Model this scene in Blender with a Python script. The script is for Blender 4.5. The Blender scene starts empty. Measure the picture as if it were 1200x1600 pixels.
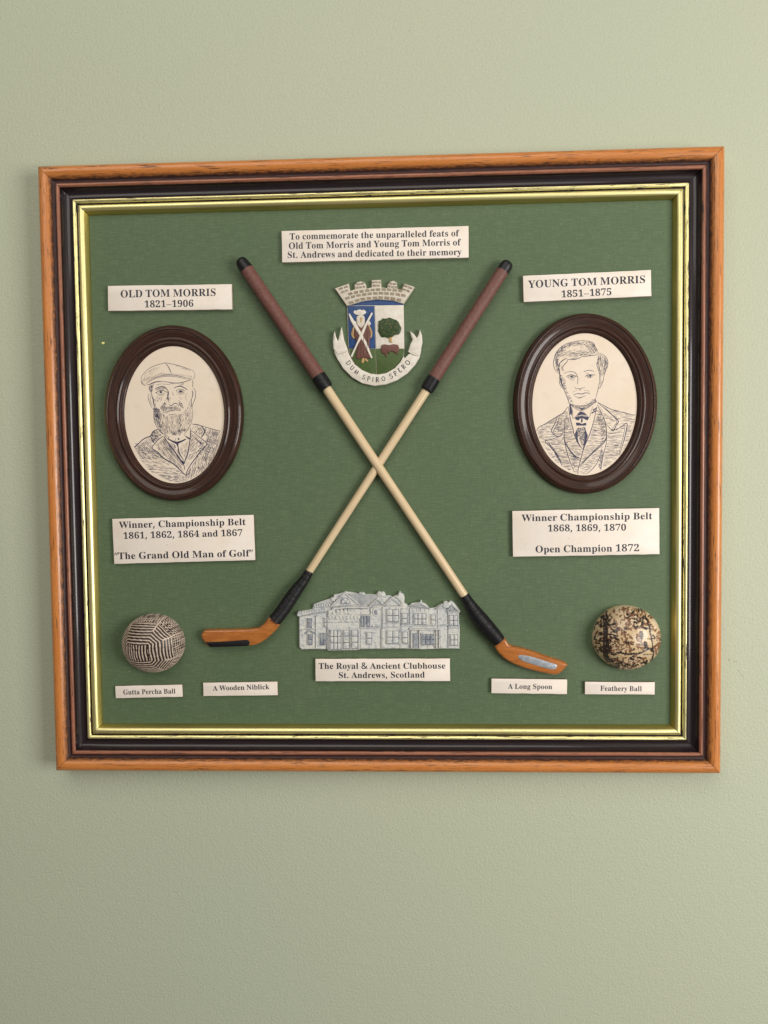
import bpy, math, random, json
import numpy as np
from mathutils import Matrix, Vector
from mathutils.geometry import tessellate_polygon
random.seed(7); RNG = np.random.default_rng(7)
D = bpy.data; SC = bpy.context.scene; COL = SC.collection
MM = 0.001
# ------------------------------------------------------------------ camera
# picture-plane space: u right, v up, h out of the wall (mm); world = (u, -h, v) * MM
H0 = 14.0
RX, RY, RZ = [math.radians(a) for a in (-2.355, 2.299, -0.671)]
CT = np.array([22.25, -8.04, 470.71]); FPX = 1155.0
def _rot(rx, ry, rz):
    cx, sx, cy, sy, cz, sz = math.cos(rx), math.sin(rx), math.cos(ry), math.sin(ry), math.cos(rz), math.sin(rz)
    X = np.array([[1,0,0],[0,cx,-sx],[0,sx,cx]]); Y = np.array([[cy,0,sy],[0,1,0],[-sy,0,cy]]); Z = np.array([[cz,-sz,0],[sz,cz,0],[0,0,1]])
    return Z @ Y @ X
CR = _rot(RX, RY, RZ)
PW = np.array([[1,0,0],[0,0,-1],[0,1,0]])
cam = D.cameras.new('camera'); camo = D.objects.new('camera', cam); COL.objects.link(camo)
MW = PW @ CR; loc = PW @ (CT + np.array([0,0,H0])) * MM
camo.matrix_world = Matrix([[*MW[0], loc[0]], [*MW[1], loc[1]], [*MW[2], loc[2]], [0,0,0,1]])
cam.sensor_fit = 'VERTICAL'; cam.sensor_height = 36; cam.lens = 36 * FPX / 1600
cam.clip_start = 0.01; cam.clip_end = 50
SC.camera = camo
def P(px, py, h):
    """photo pixel -> point (u, v) on the plane h mm in front of the wall"""
    d = CR @ np.array([(px-600)/FPX, -(py-800)/FPX, -1.0])
    s = (h - H0 - CT[2]) / d[2]
    q = CT + s * d
    return (float(q[0]), float(q[1]))
# ------------------------------------------------------------------ light
W = D.worlds.new('World'); SC.world = W; W.use_nodes = True
bg = W.node_tree.nodes['Background']; bg.inputs[0].default_value = (1.0, 0.95, 0.88, 1); bg.inputs[1].default_value = 0.15
SC.view_settings.view_transform = 'Standard'; SC.view_settings.look = 'None'
SC.view_settings.exposure = 0.02; SC.view_settings.gamma = 1.0
def area(name, loc, target, sx, sy, power, color):
    l = D.lights.new(name, 'AREA'); l.shape = 'RECTANGLE'; l.size = sx; l.size_y = sy; l.energy = power; l.color = color
    o = D.objects.new(name, l); COL.objects.link(o); o.location = loc
    o.rotation_euler = (Vector(target) - Vector(loc)).to_track_quat('-Z', 'Y').to_euler()
    return o
area('window_light', (0.92, -0.82, -0.05), (0, 0, 0), 0.50, 0.62, 12.6, (1.0, 0.975, 0.93))
area('ceiling_light', (-0.20, -1.12, 0.90), (0, 0, 0.05), 1.35, 1.0, 11.0, (1.0, 0.955, 0.87))
# ------------------------------------------------------------------ materials
def _n(nt, t, **kw):
    n = nt.nodes.new(t)
    for k, v in kw.items(): setattr(n, k, v)
    return n
def _set(n, **kw):
    for k, v in kw.items(): n.inputs[k].default_value = v
    return n
class M:
    """small wrapper for building a principled material"""
    def __init__(s, name, base, rough=0.5, metal=0.0, spec=0.5, coat=0.0, coat_rough=0.15):
        s.m = D.materials.new(name); s.m.use_nodes = True; s.nt = s.m.node_tree
        s.b = s.nt.nodes['Principled BSDF']; s.b.inputs['Base Color'].default_value = (*base, 1)
        s.b.inputs['Roughness'].default_value = rough; s.b.inputs['Metallic'].default_value = metal
        s.b.inputs['Specular IOR Level'].default_value = spec
        s.b.inputs['Coat Weight'].default_value = coat; s.b.inputs['Coat Roughness'].default_value = coat_rough
        s.base = base; s.cur = None; s.nrm = None
    def L(s, a, b): s.nt.links.new(a, b)
    def coord(s, uv=False, scale=(1,1,1)):
        tc = _n(s.nt, 'ShaderNodeTexCoord'); mp = _n(s.nt, 'ShaderNodeMapping'); mp.inputs['Scale'].default_value = scale
        s.L(tc.outputs['UV' if uv else 'Object'], mp.inputs['Vector']); return mp.outputs[0]
    def noise(s, scale, detail=3, rough=0.5, uv=False, stretch=(1,1,1), dist=0.0):
        n = _n(s.nt, 'ShaderNodeTexNoise'); _set(n, Scale=scale, Detail=detail, Roughness=rough, Distortion=dist)
        s.L(s.coord(uv, stretch), n.inputs['Vector']); return n.outputs['Fac']
    def ramp(s, fac, a, b, ca=(0,0,0), cb=(1,1,1)):
        r = _n(s.nt, 'ShaderNodeValToRGB'); e = r.color_ramp.elements
        e[0].position = a; e[0].color = (*ca, 1); e[1].position = b; e[1].color = (*cb, 1)
        s.L(fac, r.inputs[0]); return r.outputs[0]
    def mix(s, fac, col, amount=1.0):
        """lay colour col over the current colour where fac is high"""
        x = _n(s.nt, 'ShaderNodeMix', data_type='RGBA')
        if amount != 1.0:
            mu = _n(s.nt, 'ShaderNodeMath', operation='MULTIPLY'); s.L(fac, mu.inputs[0]); mu.inputs[1].default_value = amount; fac = mu.outputs[0]
        s.L(fac, x.inputs[0])
        if s.cur is None: x.inputs[6].default_value = (*s.base, 1)
        else: s.L(s.cur, x.inputs[6])
        x.inputs[7].default_value = (*col, 1)
        s.cur = x.outputs[2]; s.L(s.cur, s.b.inputs['Base Color']); return s
    def bump(s, fac, strength=0.3, dist=0.1):
        b = _n(s.nt, 'ShaderNodeBump'); b.inputs['Strength'].default_value = strength; b.inputs['Distance'].default_value = dist * MM
        s.L(fac, b.inputs['Height'])
        if s.nrm is not None: s.L(s.nrm, b.inputs['Normal'])
        s.nrm = b.outputs[0]; s.L(s.nrm, s.b.inputs['Normal']); return s
    def math(s, op, a, b):
        m = _n(s.nt, 'ShaderNodeMath', operation=op)
        for i, x in enumerate((a, b)):
            if isinstance(x, (int, float)): m.inputs[i].default_value = x
            else: s.L(x, m.inputs[i])
        return m.outputs[0]
    def attr(s, name):
        a = _n(s.nt, 'ShaderNodeAttribute'); a.attribute_name = name; return a.outputs['Fac']

# painted wall, roller texture
w = M('wall_paint', (0.474, 0.508, 0.380), 0.55, spec=0.3)
w.mix(w.ramp(w.noise(9, 3), .35, .7), (0.505, 0.510, 0.388), .7)
w.mix(w.ramp(w.noise(4.5, 4, .6), .42, .66), (0.458, 0.503, 0.385), .6)
w.mix(w.ramp(w.noise(900, 2), .4, .7), (0.395, 0.435, 0.315), .45)
w.bump(w.noise(640, 4, .6), .7, .6).bump(w.noise(140, 2), .3, .6)
WALL = w.m
# green linen board
g = M('green_linen', (0.108, 0.162, 0.083), 0.62, spec=0.35)
g.mix(g.ramp(g.noise(14, 3), .3, .75), (0.128, 0.172, 0.095), .8)
wv = g.noise(1.0, 2, .5, uv=True, stretch=(2.4, .12, 1)); wh = g.noise(1.0, 2, .5, uv=True, stretch=(.12, 2.4, 1))
g.mix(g.ramp(wv, .46, .74), (0.185, 0.24, 0.142), .36); g.mix(g.ramp(wh, .5, .78), (0.18, 0.235, 0.14), .26)
g.mix(g.ramp(wv, .48, .25), (0.066, 0.105, 0.05), .4); g.mix(g.ramp(wh, .46, .24), (0.066, 0.105, 0.05), .5)
g.mix(g.ramp(g.noise(500, 2), .64, .72), (0.17, 0.22, 0.14), .45)
g.bump(g.math('ADD', wv, wh), .7, .14).bump(g.noise(1800, 2), .4, .1)
GREEN = g.m
# frame woods
def wood(name, base, light, dark, pore, edge=None):
    x = M(name, base, 0.36, spec=0.5, coat=.25, coat_rough=.22)
    x.mix(x.ramp(x.noise(1, 4, .6, True, (.02, .55, 1), .6), .3, .7), light, .9)
    x.mix(x.ramp(x.noise(1, 3, .6, True, (.25, 1.7, 1)), .45, .8), dark, .45)
    st = x.noise(1, 4, .65, True, (.06, 1.7, 1), .3); cl = x.ramp(x.noise(1, 2, .5, True, (.03, .22, 1)), .40, .56)
    f = x.math('MULTIPLY', x.ramp(st, .56, .61), cl); x.mix(f, pore, .95)
    x.mix(x.ramp(x.noise(1, 4, .75, True, (.5, 2.6, 1), .4), .60, .70), tuple(c*.35 for c in base), .7)
    x.mix(x.ramp(x.noise(1, 4, .75, True, (.012, .3, 1)), .55, .75), tuple(c*.7 for c in base), .6)
    if edge:   # dark stain worn through near the groove
        tc = _n(x.nt, 'ShaderNodeTexCoord'); sp = _n(x.nt, 'ShaderNodeSeparateXYZ'); x.L(tc.outputs['UV'], sp.inputs[0])
        nn = x.math('MULTIPLY', x.noise(1, 5, .8, True, (.22, 1.3, 1)), 5.0)
        y = x.math('ADD', sp.outputs['Y'], nn)
        mr = _n(x.nt, 'ShaderNodeMapRange'); mr.inputs[1].default_value = edge[0]; mr.inputs[2].default_value = edge[1]; x.L(y, mr.inputs[0])
        x.mix(mr.outputs[0], (0.022, 0.009, 0.008), .96)
    x.bump(f, .35, -.15).bump(x.noise(1, 2, .5, True, (.2, 3, 1)), .12, .1)
    return x.m
OAK = wood('orange_stained_wood', (0.54, 0.175, 0.034), (0.64, 0.245, 0.060), (0.38, 0.11, 0.022), (0.05, 0.016, 0.008), edge=(9.2, 11.0))
FIL = wood('brown_stained_wood', (0.27, 0.095, 0.05), (0.40, 0.16, 0.088), (0.045, 0.018, 0.016), (0.02, 0.008, 0.006))
q = M('groove_stain', (0.030, 0.012, 0.0125), 0.5, spec=0.35); q.mix(q.ramp(q.noise(1, 4, .7, True, (.09, 1.6, 1)), .48, .7), (0.10, 0.036, 0.024), .8); q.bump(q.noise(1, 3, .6, True, (.3, 2, 1)), .4, .2); GROOVE = q.m
e = M('ebonised_wood', (0.012, 0.006, 0.0075), 0.42, spec=0.3, coat=.55, coat_rough=.10)
e.mix(e.ramp(e.noise(1, 3, .6, True, (.03, .9, 1)), .45, .75), (0.028, 0.013, 0.015), .8)
e.mix(e.ramp(e.noise(1, 2, .5, True, (.6, 1.2, 1)), .70, .74), (0.12, .07, .05), .6)
e.bump(e.noise(1, 3, .6, True, (.06, 1.6, 1)), .3, .2).bump(e.noise(1, 3, .6, True, (.5, .8, 1)), .22, .22)
EBON = e.m
def gilt(name, base, wear):
    x = M(name, base, 0.44, metal=1.0)
    x.mix(x.ramp(x.noise(1, 3, .5, True, (.08, 1.2, 1)), .3, .75), tuple(c*.8 for c in base), .6)
    f = x.math('MULTIPLY', x.ramp(x.noise(1, 4, .7, True, (.07, 1.5, 1), .4), wear, wear+.03), 1.0)
    x.mix(f, (0.035, 0.02, 0.012)); x.mix(x.ramp(x.noise(1, 3, .6, True, (.015, .5, 1)), .5, .75), tuple(c*.62 for c in base), .7); mt = x.math('SUBTRACT', 1.0, f); x.L(mt, x.b.inputs['Metallic'])
    x.bump(x.noise(1, 3, .6, True, (.25, 2.0, 1)), .22, .12)
    x.bump(x.noise(1, 2, .6, True, (1.5, 1.5, 1)), .10, .10)
    return x.m
GOLD = gilt('gilt', (0.95, 0.86, 0.42), .66)
GOLDW = gilt('worn_gilt', (0.95, 0.86, 0.42), .565)
GOLDD = gilt('olive_gilt', (0.60, 0.51, 0.17), .74)
# resin plaques
def resin(name, base, spot=.5):
    x = M(name, base, 0.5, spec=.4)
    x.mix(x.ramp(x.noise(60, 3), .35, .7), (base[0]*.95, base[1]*.92, base[2]*.85), .8); x.mix(x.ramp(x.noise(230, 4, .7), .55, .8), tuple(c*.86 for c in base), .7)
    x.mix(x.ramp(x.noise(700, 2), .72, .76), (0.35, .24, .16), spot)
    x.bump(x.noise(500, 3), .2, .15); return x.m
CREAM = resin('cream_resin', (0.84, 0.755, 0.685))
x = M('plaque_edge_dark', (0.13, 0.085, 0.055), .6); x.mix(x.ramp(x.noise(260, 3), .4, .65), (0.30, .23, .16), .7); EDGE_D = x.m
x = M('plaque_edge_pale', (0.50, 0.42, 0.33), .6); x.mix(x.ramp(x.noise(200, 3), .5, .65), (0.20, .15, .09), .75); EDGE_P = x.m
IVORY = resin('ivory_disc', (0.80, 0.68, 0.56), .35)
x = M('printing_ink', (0.020, 0.022, 0.036), .5); INK = x.m
x = M('drawing_ink', (0.036, 0.036, 0.080), .5); INKD = x.m
# oval frame wood
x = M('dark_mahogany', (0.022, 0.008, 0.005), .5, spec=.25, coat=.42, coat_rough=.10)
x.mix(x.ramp(x.noise(1, 4, .65, True, (.06, 1.6, 1), .3), .42, .70), (0.082, 0.027, 0.013), .85)
x.mix(x.ramp(x.noise(1, 3, .6, True, (.3, 2.4, 1)), .58, .68), (0.010, .004, .0035), .85)
x.bump(x.noise(1, 3, .6, True, (.15, 2.4, 1)), .4, .2).bump(x.noise(900, 3), .25, .15)
MAHO = x.m
# clubs
x = M('leather_grip', (0.15, 0.06, 0.048), .55, spec=.4)
x.mix(x.ramp(x.noise(420, 4, .6), .4, .68), (0.20, .092, .075), .7); x.mix(x.ramp(x.noise(900, 3), .6, .7), (0.105, .04, .033), .6)
x.bump(x.noise(700, 4, .6), .7, .4); GRIP = x.m
x = M('black_thread', (0.0075, 0.007, 0.009), .42, spec=.35); x.mix(x.ramp(x.noise(1300, 2), .66, .74), (0.10, .09, .085), .5)
x.bump(x.noise(1600, 3), .5, .2); BLACK = x.m
x = M('pale_hickory', (0.64, 0.475, 0.28), .36, spec=.5, coat=.3)
x.mix(x.ramp(x.noise(1, 4, .6, True, (.03, .5, 1), .3), .3, .7), (0.74, .585, .38), .9); x.mix(x.ramp(x.noise(1, 3, .6, True, (.08, 2.2, 1)), .6, .72), (0.46, .28, .15), .6)
x.bump(x.noise(1, 3, .5, True, (.1, 2, 1)), .15, .1); SHAFT = x.m
x = M('club_head_varnish', (0.40, 0.125, 0.022), .32, spec=.5, coat=.4, coat_rough=.12)
x.mix(x.ramp(x.noise(1, 4, .65, True, (.09, .5, 1), .5), .35, .68), (0.50, .18, .038), .9); x.mix(x.ramp(x.noise(1, 5, .7, True, (.10, 1.6, 1), .5), .50, .68), (0.20, .06, .014), .75)
x.mix(x.ramp(x.noise(130, 3), .5, .75), (0.30, .09, .018), .6)
x.bump(x.noise(260, 3), .35, .5); HEAD = x.m
x = M('black_paint', (0.007, 0.006, 0.007), .5, spec=.3); x.bump(x.noise(500, 3), .4, .2); BPAINT = x.m
x = M('silver_paint', (0.33, 0.36, 0.40), .42, metal=.35); x.mix(x.ramp(x.noise(420, 4), .45, .7), (0.47, .49, .52), .9); x.bump(x.noise(600, 3), .4, .3); SILVER = x.m
# painted relief
def paint(name, base, hi=None, sc=500, r=.5, amt=.8):
    x = M(name, base, r, spec=.4)
    x.mix(x.ramp(x.noise(sc, 4, .6), .38, .7), hi or tuple(min(1, c*1.35+.004) for c in base), amt)
    x.bump(x.noise(700, 4), .35, .25); return x.m
C_CREAM = paint('crest_cream', (0.56, 0.50, 0.41), (0.74, 0.68, 0.58), 420)
C_WHITE = paint('crest_white', (0.66, 0.60, 0.51), (0.80, .76, .68), 300)
C_BLUE = paint('crest_blue', (0.013, 0.044, 0.15), (0.03, .085, .23))
C_GREEN = paint('crest_green', (0.052, 0.092, 0.022), (0.075, .12, .03))
C_BRICK = paint('crest_brick', (0.23, 0.18, 0.125), (0.42, .35, .26), 900)
C_DARK = paint('crest_dark_line', (0.045, 0.022, 0.018), None, 900)
x = M('wash_line', (0.13, 0.145, 0.175), .6); x.mix(x.ramp(x.noise(300, 3), .45, .6), (0.36, .37, .37), .9); WASHL = x.m
x = M('pane_recess', (0.085, 0.095, 0.12), .6); x.mix(x.ramp(x.noise(400, 3), .5, .65), (0.25, .26, .28), .8); RECESS = x.m
C_BROWN = paint('crest_brown', (0.13, 0.05, 0.038), (0.18, .075, .058))
C_OCHRE = paint('crest_ochre', (0.42, 0.27, 0.10), (0.55, .38, .17), 900)
C_LEAF = paint('crest_leaf', (0.020, 0.045, 0.011), (0.065, .10, .028), 900, amt=.7)
x = M('stone_wash', (0.64, 0.62, 0.56), .5, spec=.45)
x.mix(x.ramp(x.noise(70, 4, .6), .38, .68), (0.52, .545, .56), .8); x.mix(x.ramp(x.noise(420, 4, .7), .50, .66), (0.25, .29, .36), .75)
x.mix(x.ramp(x.noise(260, 4, .7), .58, .72), (0.70, .66, .58), .7); x.bump(x.noise(600, 4, .6), .8, .6); STONE = x.m
x = M('slate_wash', (0.19, 0.21, 0.25), .5); x.mix(x.ramp(x.noise(520, 4, .7), .40, .62), (0.44, .45, .45), .8); x.bump(x.noise(700, 3), .5, .3); SLATE = x.m
x = M('roof_wash', (0.44, 0.445, 0.435), .5); x.mix(x.ramp(x.noise(480, 4, .7), .45, .65), (0.27, .30, .345), .75); x.mix(x.ramp(x.noise(260, 4, .7), .55, .7), (0.60, .58, .52), .7); x.bump(x.noise(500, 4), .8, .5); ROOF = x.m
# balls
x = M('gutta_ball_paint', (0.55, 0.43, 0.34), .42, spec=.45)
x.mix(x.ramp(x.noise(300, 3), .4, .7), (0.66, .55, .45), .7); x.mix(x.attr('ink'), (0.028, 0.016, 0.014)); x.bump(x.noise(900, 3), .2, .2); GUTTA = x.m
x = M('feathery_ball_paint', (0.60, 0.44, 0.25), .36, spec=.45, coat=.1)
x.mix(x.ramp(x.noise(110, 3), .4, .65), (0.72, .58, .40), .9)
x.mix(x.ramp(x.noise(900, 4, .7), .57, .63), (0.20, .085, .035), .7)
x.mix(x.math('MULTIPLY', x.attr('brown'), x.ramp(x.noise(700, 4, .75), .36, .44)), (0.155, .052, .020), .93)
x.mix(x.math('MULTIPLY', x.attr('ink'), x.ramp(x.noise(700, 4, .75), .34, .42)), (0.016, .009, .011), .97); x.bump(x.noise(420, 3), .3, .4); FEATHER = x.m
x = M('dust', (0.62, 0.62, 0.5), .8); DUST = x.m
x = M('yellow_paint_fleck', (0.75, 0.72, 0.25), .6); FLECK = x.m
x = M('dark_fleck', (0.03, 0.03, 0.025), .8); DFLECK = x.m

# ------------------------------------------------------------------ object helpers
def to_world(vs, o=(0,0,0)):
    a = np.asarray(vs, float) - np.asarray(o, float)
    return np.stack([a[:,0], -a[:,2], a[:,1]], 1) * MM
class Bag:
    """collects faces in picture-plane space"""
    def __init__(s): s.v = []; s.f = []; s.uv = []; s.mi = []
    def add(s, vs, fs, uv=None, mi=0):
        b = len(s.v); s.v += [tuple(p) for p in vs]; s.f += [tuple(i+b for i in f) for f in fs]
        s.uv += list(uv) if uv is not None else [(p[0], p[1]) for p in vs]; s.mi += [mi]*len(fs) if isinstance(mi, int) else mi
        return s
def mesh(name, bag, mats, o=(0,0,0), smooth=35):
    me = D.meshes.new(name); me.from_pydata(to_world(bag.v, o).tolist(), [], bag.f)
    for m in (mats if isinstance(mats, (list, tuple)) else [mats]): me.materials.append(m)
    if any(bag.mi): me.polygons.foreach_set('material_index', bag.mi)
    ul = me.uv_layers.new(name='UVMap'); li = np.empty(len(me.loops), int); me.loops.foreach_get('vertex_index', li)
    ul.data.foreach_set('uv', np.asarray(bag.uv, float)[li].ravel())
    if smooth:
        me.polygons.foreach_set('use_smooth', [True]*len(me.polygons)); me.set_sharp_from_angle(angle=math.radians(smooth))
    me.update(); return me
class Thing:
    def __init__(s, name, label, cat, o, group=None):
        s.o = o; s.e = D.objects.new(name, None); s.e.empty_display_size = .01; COL.objects.link(s.e)
        s.e.location = to_world([o])[0].tolist(); s.e['label'] = label; s.e['category'] = cat
        if group: s.e['group'] = group
    def part(s, name, bag, mats, parent=None, smooth=35, stuff=False, label=None):
        ob = D.objects.new(name, mesh(name, bag, mats, s.o, smooth)); COL.objects.link(ob); ob.parent = parent or s.e
        if stuff: ob['kind'] = 'stuff'
        if label: ob['label'] = label
        return ob
def area2(p): return sum(p[i-1][0]*p[i][1]-p[i][0]*p[i-1][1] for i in range(len(p)))/2
def ccw(p): return list(p) if area2(p) > 0 else list(p)[::-1]
def smoothed(p, k=3, closed=True):
    n = len(p); out = []
    for i in range(n if closed else n-1):
        g = lambda j: p[j % n] if closed else p[max(0, min(n-1, j))]
        a, b, c, d = g(i-1), g(i), g(i+1), g(i+2)
        for j in range(k):
            t = j/k
            out.append(tuple(.5*((2*b[q])+(-a[q]+c[q])*t+(2*a[q]-5*b[q]+4*c[q]-d[q])*t*t+(-a[q]+3*b[q]-3*c[q]+d[q])*t**3) for q in range(len(b))))
    if not closed: out.append(tuple(p[-1]))
    return out
def inset(p, d):
    n = len(p); out = []
    for i in range(n):
        a, b, c = p[i-1], p[i], p[(i+1) % n]
        e1 = (b[0]-a[0], b[1]-a[1]); e2 = (c[0]-b[0], c[1]-b[1]); l1 = math.hypot(*e1) or 1e-9; l2 = math.hypot(*e2) or 1e-9
        m = (-e1[1]/l1-e2[1]/l2, e1[0]/l1+e2[0]/l2); L = math.hypot(*m) or 1e-9; m = (m[0]/L, m[1]/L)
        co = max(.55, -m[0]*e1[1]/l1+m[1]*e1[0]/l1); out.append((b[0]+m[0]*d/co, b[1]+m[1]*d/co))
    return out
def puff(bag, poly, h0, h1, bevel=.3, segs=3, dome=0.0, mi=0, tilt=None):
    """closed relief: outline extruded from h0 to h1 with a rounded edge"""
    poly = ccw(poly); n = len(poly); rings = [(poly, h0)]
    for k in range(segs+1):
        a = k/segs*math.pi/2; rings.append((inset(poly, bevel*(1-math.cos(a))), h1-bevel*(1-math.sin(a))))
    if dome: rings.append((inset(poly, bevel*1.9), h1+dome*.6)); rings.append((inset(poly, bevel*2.9), h1+dome))
    vs = []; fs = []
    for r, h in rings: vs += [(x, y, h + (tilt(x, y) if tilt and h > h0 else 0)) for x, y in r]
    for k in range(len(rings)-1):
        for i in range(n):
            j = (i+1) % n; fs.append((k*n+i, k*n+j, (k+1)*n+j, (k+1)*n+i))
    tri = tessellate_polygon([[Vector((x, y, 0)) for x, y in rings[-1][0]]]); b = (len(rings)-1)*n
    for t in tri:
        a, c, d = t; q = rings[-1][0]
        if (q[c][0]-q[a][0])*(q[d][1]-q[a][1])-(q[d][0]-q[a][0])*(q[c][1]-q[a][1]) < 0: c, d = d, c
        fs.append((b+a, b+c, b+d))
    return bag.add(vs, fs, mi=mi)
def box(bag, x0, y0, x1, y1, h0, h1, bevel=.12, mi=0): return puff(bag, [(x0,y0),(x1,y0),(x1,y1),(x0,y1)], h0, h1, bevel, 1, mi=mi)
def tube(bag, pts, segs=20, caps=True, uvl=0.0):
    """round bar through (u,v,h,r) points"""
    vs = []; uv = []; fs = []; n = len(pts); C = [np.array(p[:3]) for p in pts]; l = 0
    for i in range(n):
        d = C[min(n-1, i+1)]-C[max(0, i-1)]; d = d/np.linalg.norm(d); a = np.array([d[1], -d[0], 0.]); a /= np.linalg.norm(a); b = np.cross(a, d)
        if i: l += float(np.linalg.norm(C[i]-C[i-1]))
        for k in range(segs):
            t = 2*math.pi*k/segs; vs.append(tuple(C[i]+pts[i][3]*(math.cos(t)*a+math.sin(t)*b))); uv.append((uvl+l, abs(k/segs*2-1)*pts[i][3]*3.14))
    for i in range(n-1):
        for k in range(segs):
            j = (k+1) % segs; fs.append((i*segs+k, (i+1)*segs+k, (i+1)*segs+j, i*segs+j))
    if caps: fs.append(tuple(range(segs))); fs.append(tuple((n-1)*segs+k for k in range(segs))[::-1])
    return bag.add(vs, fs, uv)
_ink = [0]
def ribbon(bag, pts, width, h, taper=True):
    """flat pen stroke lying at height h; width in mm"""
    n = len(pts); _ink[0] += 1; z = h + .02 + (_ink[0] % 37)*.0022; L = []; R = []
    for i in range(n):
        a = pts[max(0, i-1)]; b = pts[min(n-1, i+1)]; dx, dy = b[0]-a[0], b[1]-a[1]; l = math.hypot(dx, dy) or 1e-9
        w = width/2*((.45+.55*math.sin(math.pi*(i+.6)/(n+.2))) if taper else 1)
        L.append((pts[i][0]-dy/l*w, pts[i][1]+dx/l*w, z)); R.append((pts[i][0]+dy/l*w, pts[i][1]-dx/l*w, z))
    return bag.add(L+R, [(i, n+i, n+i+1, i+1) for i in range(n-1)])
def flat(bag, poly, h):
    _ink[0] += 1; z = h + .02 + (_ink[0] % 37)*.0022; poly = ccw(poly); return bag.add([(x, y, z) for x, y in poly], [tuple(range(len(poly)))])
class Crop:
    """reads coordinates noted on an enlarged crop of the photograph"""
    def __init__(s, ox, oy, sc): s.ox, s.oy, s.sc = ox, oy, sc
    def __call__(s, pts, h): return [P(s.ox+x/s.sc, s.oy+y/s.sc, h) for x, y in pts]
def inside(p, poly):
    c = False; n = len(poly)
    for i in range(n):
        a, b = poly[i], poly[i-1]
        if (a[1] > p[1]) != (b[1] > p[1]) and p[0] < (b[0]-a[0])*(p[1]-a[1])/(b[1]-a[1])+a[0]: c = not c
    return c
BH = 6.0      # height of the green board
# ------------------------------------------------------------------ wall
bag = Bag(); bag.add([(-1500,-1400,0),(1500,-1400,0),(1500,1400,0),(-1500,1400,0),(-1500,-1400,-60),(1500,-1400,-60),(1500,1400,-60),(-1500,1400,-60)],
    [(0,1,2,3),(4,7,6,5),(0,4,5,1),(1,5,6,2),(2,6,7,3),(3,7,4,0)])
wall = D.objects.new('wall', mesh('wall', bag, WALL, smooth=0)); COL.objects.link(wall); wall['kind'] = 'structure'
bag = Bag()
for px, py, r in ((1139,1031,.42),(1147,1034,.3),(1150,1033,.28),(1154,1048,.25),(1157,1052,.22),(1160,1056,.3),(640,48,.2),(1010,1352,.22),(322,1420,.2),(18,905,.2),(1168,150,.2),(700,1490,.22)):
    u, v = P(px, py, 0); puff(bag, [(u+r*math.cos(t)*random.uniform(.6,1.2), v+r*math.sin(t)*random.uniform(.6,1.2)) for t in np.linspace(0, 6.28, 8)[:-1]], -.05, .12, .05, 1)
sp = D.objects.new('paint_speck', mesh('paint_speck', bag, DFLECK)); COL.objects.link(sp); sp.parent = wall; sp['kind'] = 'stuff'
# ------------------------------------------------------------------ picture frame
HW, HH, FC = 215.0, 195.5, (0.0, 0.0)
frame = Thing('picture_frame', 'large rectangular wooden picture frame with gilt inner beads and green linen board on the wall', 'picture frame', (0, 0, 0))
def arc(w0, w1, h0, h1, bulge, n=8):
    return [(w0+(w1-w0)*t, h0+(h1-h0)*t + bulge*4*t*(1-t)) for t in np.linspace(0, 1, n+1)]
def bead(w0, w1, h0, h1, rise, n=10):
    return [((w0+w1)/2-(w1-w0)/2*math.cos(a), h0+(h1-h0)*(1-math.cos(a))/2 + rise*math.sin(a)) for a in np.linspace(0, math.pi, n+1)]
PROF = [  # name, profile across the moulding (w from the outer edge, h), material
    ('outer_bead', [(0,.6),(0,13.2),(.25,14.6),(.9,15.7),(2,16.7),(3.6,17.2),(5.2,17.0),(6.6,16.3),(7.6,15.2),(8.3,14.3),(8.6,13.8)], OAK),
    ('groove', [(8.6,13.8),(9.0,13.3),(9.7,13.1),(10.5,13.2),(10.9,13.6)], GROOVE),
    ('fillet', bead(10.9, 13.3, 13.6, 13.5, 1.15, 8), FIL),
    ('cove', [(13.3,13.5),(13.55,12.7),(14.0,11.7),(14.6,10.8),(15.4,10.05),(16.2,9.65),(17.0,9.5),(17.9,9.55),(18.8,9.8),(19.5,10.15),(20.1,10.6)], EBON),
    ('gilt_bead', bead(20.1, 22.3, 10.6, 9.8, .55, 8), GOLDW),
    ('groove', [(22.3,9.6),(22.5,9.0),(23.0,8.9),(23.3,9.2)], EBON),
    ('gilt_bead', [(23.3,9.2),(23.4,10.0),(23.9,10.6),(24.7,10.85),(25.6,10.8),(26.4,10.4),(27.0,9.7)], GOLD),
    ('gilt_lip', [(27.0,9.7),(27.5,9.0),(28.0,8.1),(28.5,7.2),(28.8,6.5),(28.85,5.2)], GOLDD)]
def sweep(prof, L, place):
    """moulding profile run along a rail of outer length L, ends mitred"""
    vs = []; uv = []; fs = []; n = 24; m = len(prof); acc = 0
    for j, (w, h) in enumerate(prof):
        if j: acc += math.dist(prof[j-1], prof[j])
        for i in range(n+1):
            x = (i/n*2-1)*(L/2-w-.14); vs.append((*place(x, w), h)); uv.append((x, w if prof is not None else acc))
    for j in range(m-1):
        for i in range(n): fs.append((j*(n+1)+i, j*(n+1)+i+1, (j+1)*(n+1)+i+1, (j+1)*(n+1)+i))
    return vs, fs, uv
SIDES = [(2*HW, lambda x, w: (x, HH-w)), (2*HH, lambda x, w: (HW-w, -x)), (2*HW, lambda x, w: (-x, -HH+w)), (2*HH, lambda x, w: (-HW+w, x))]
WB = BH - .6
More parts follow.
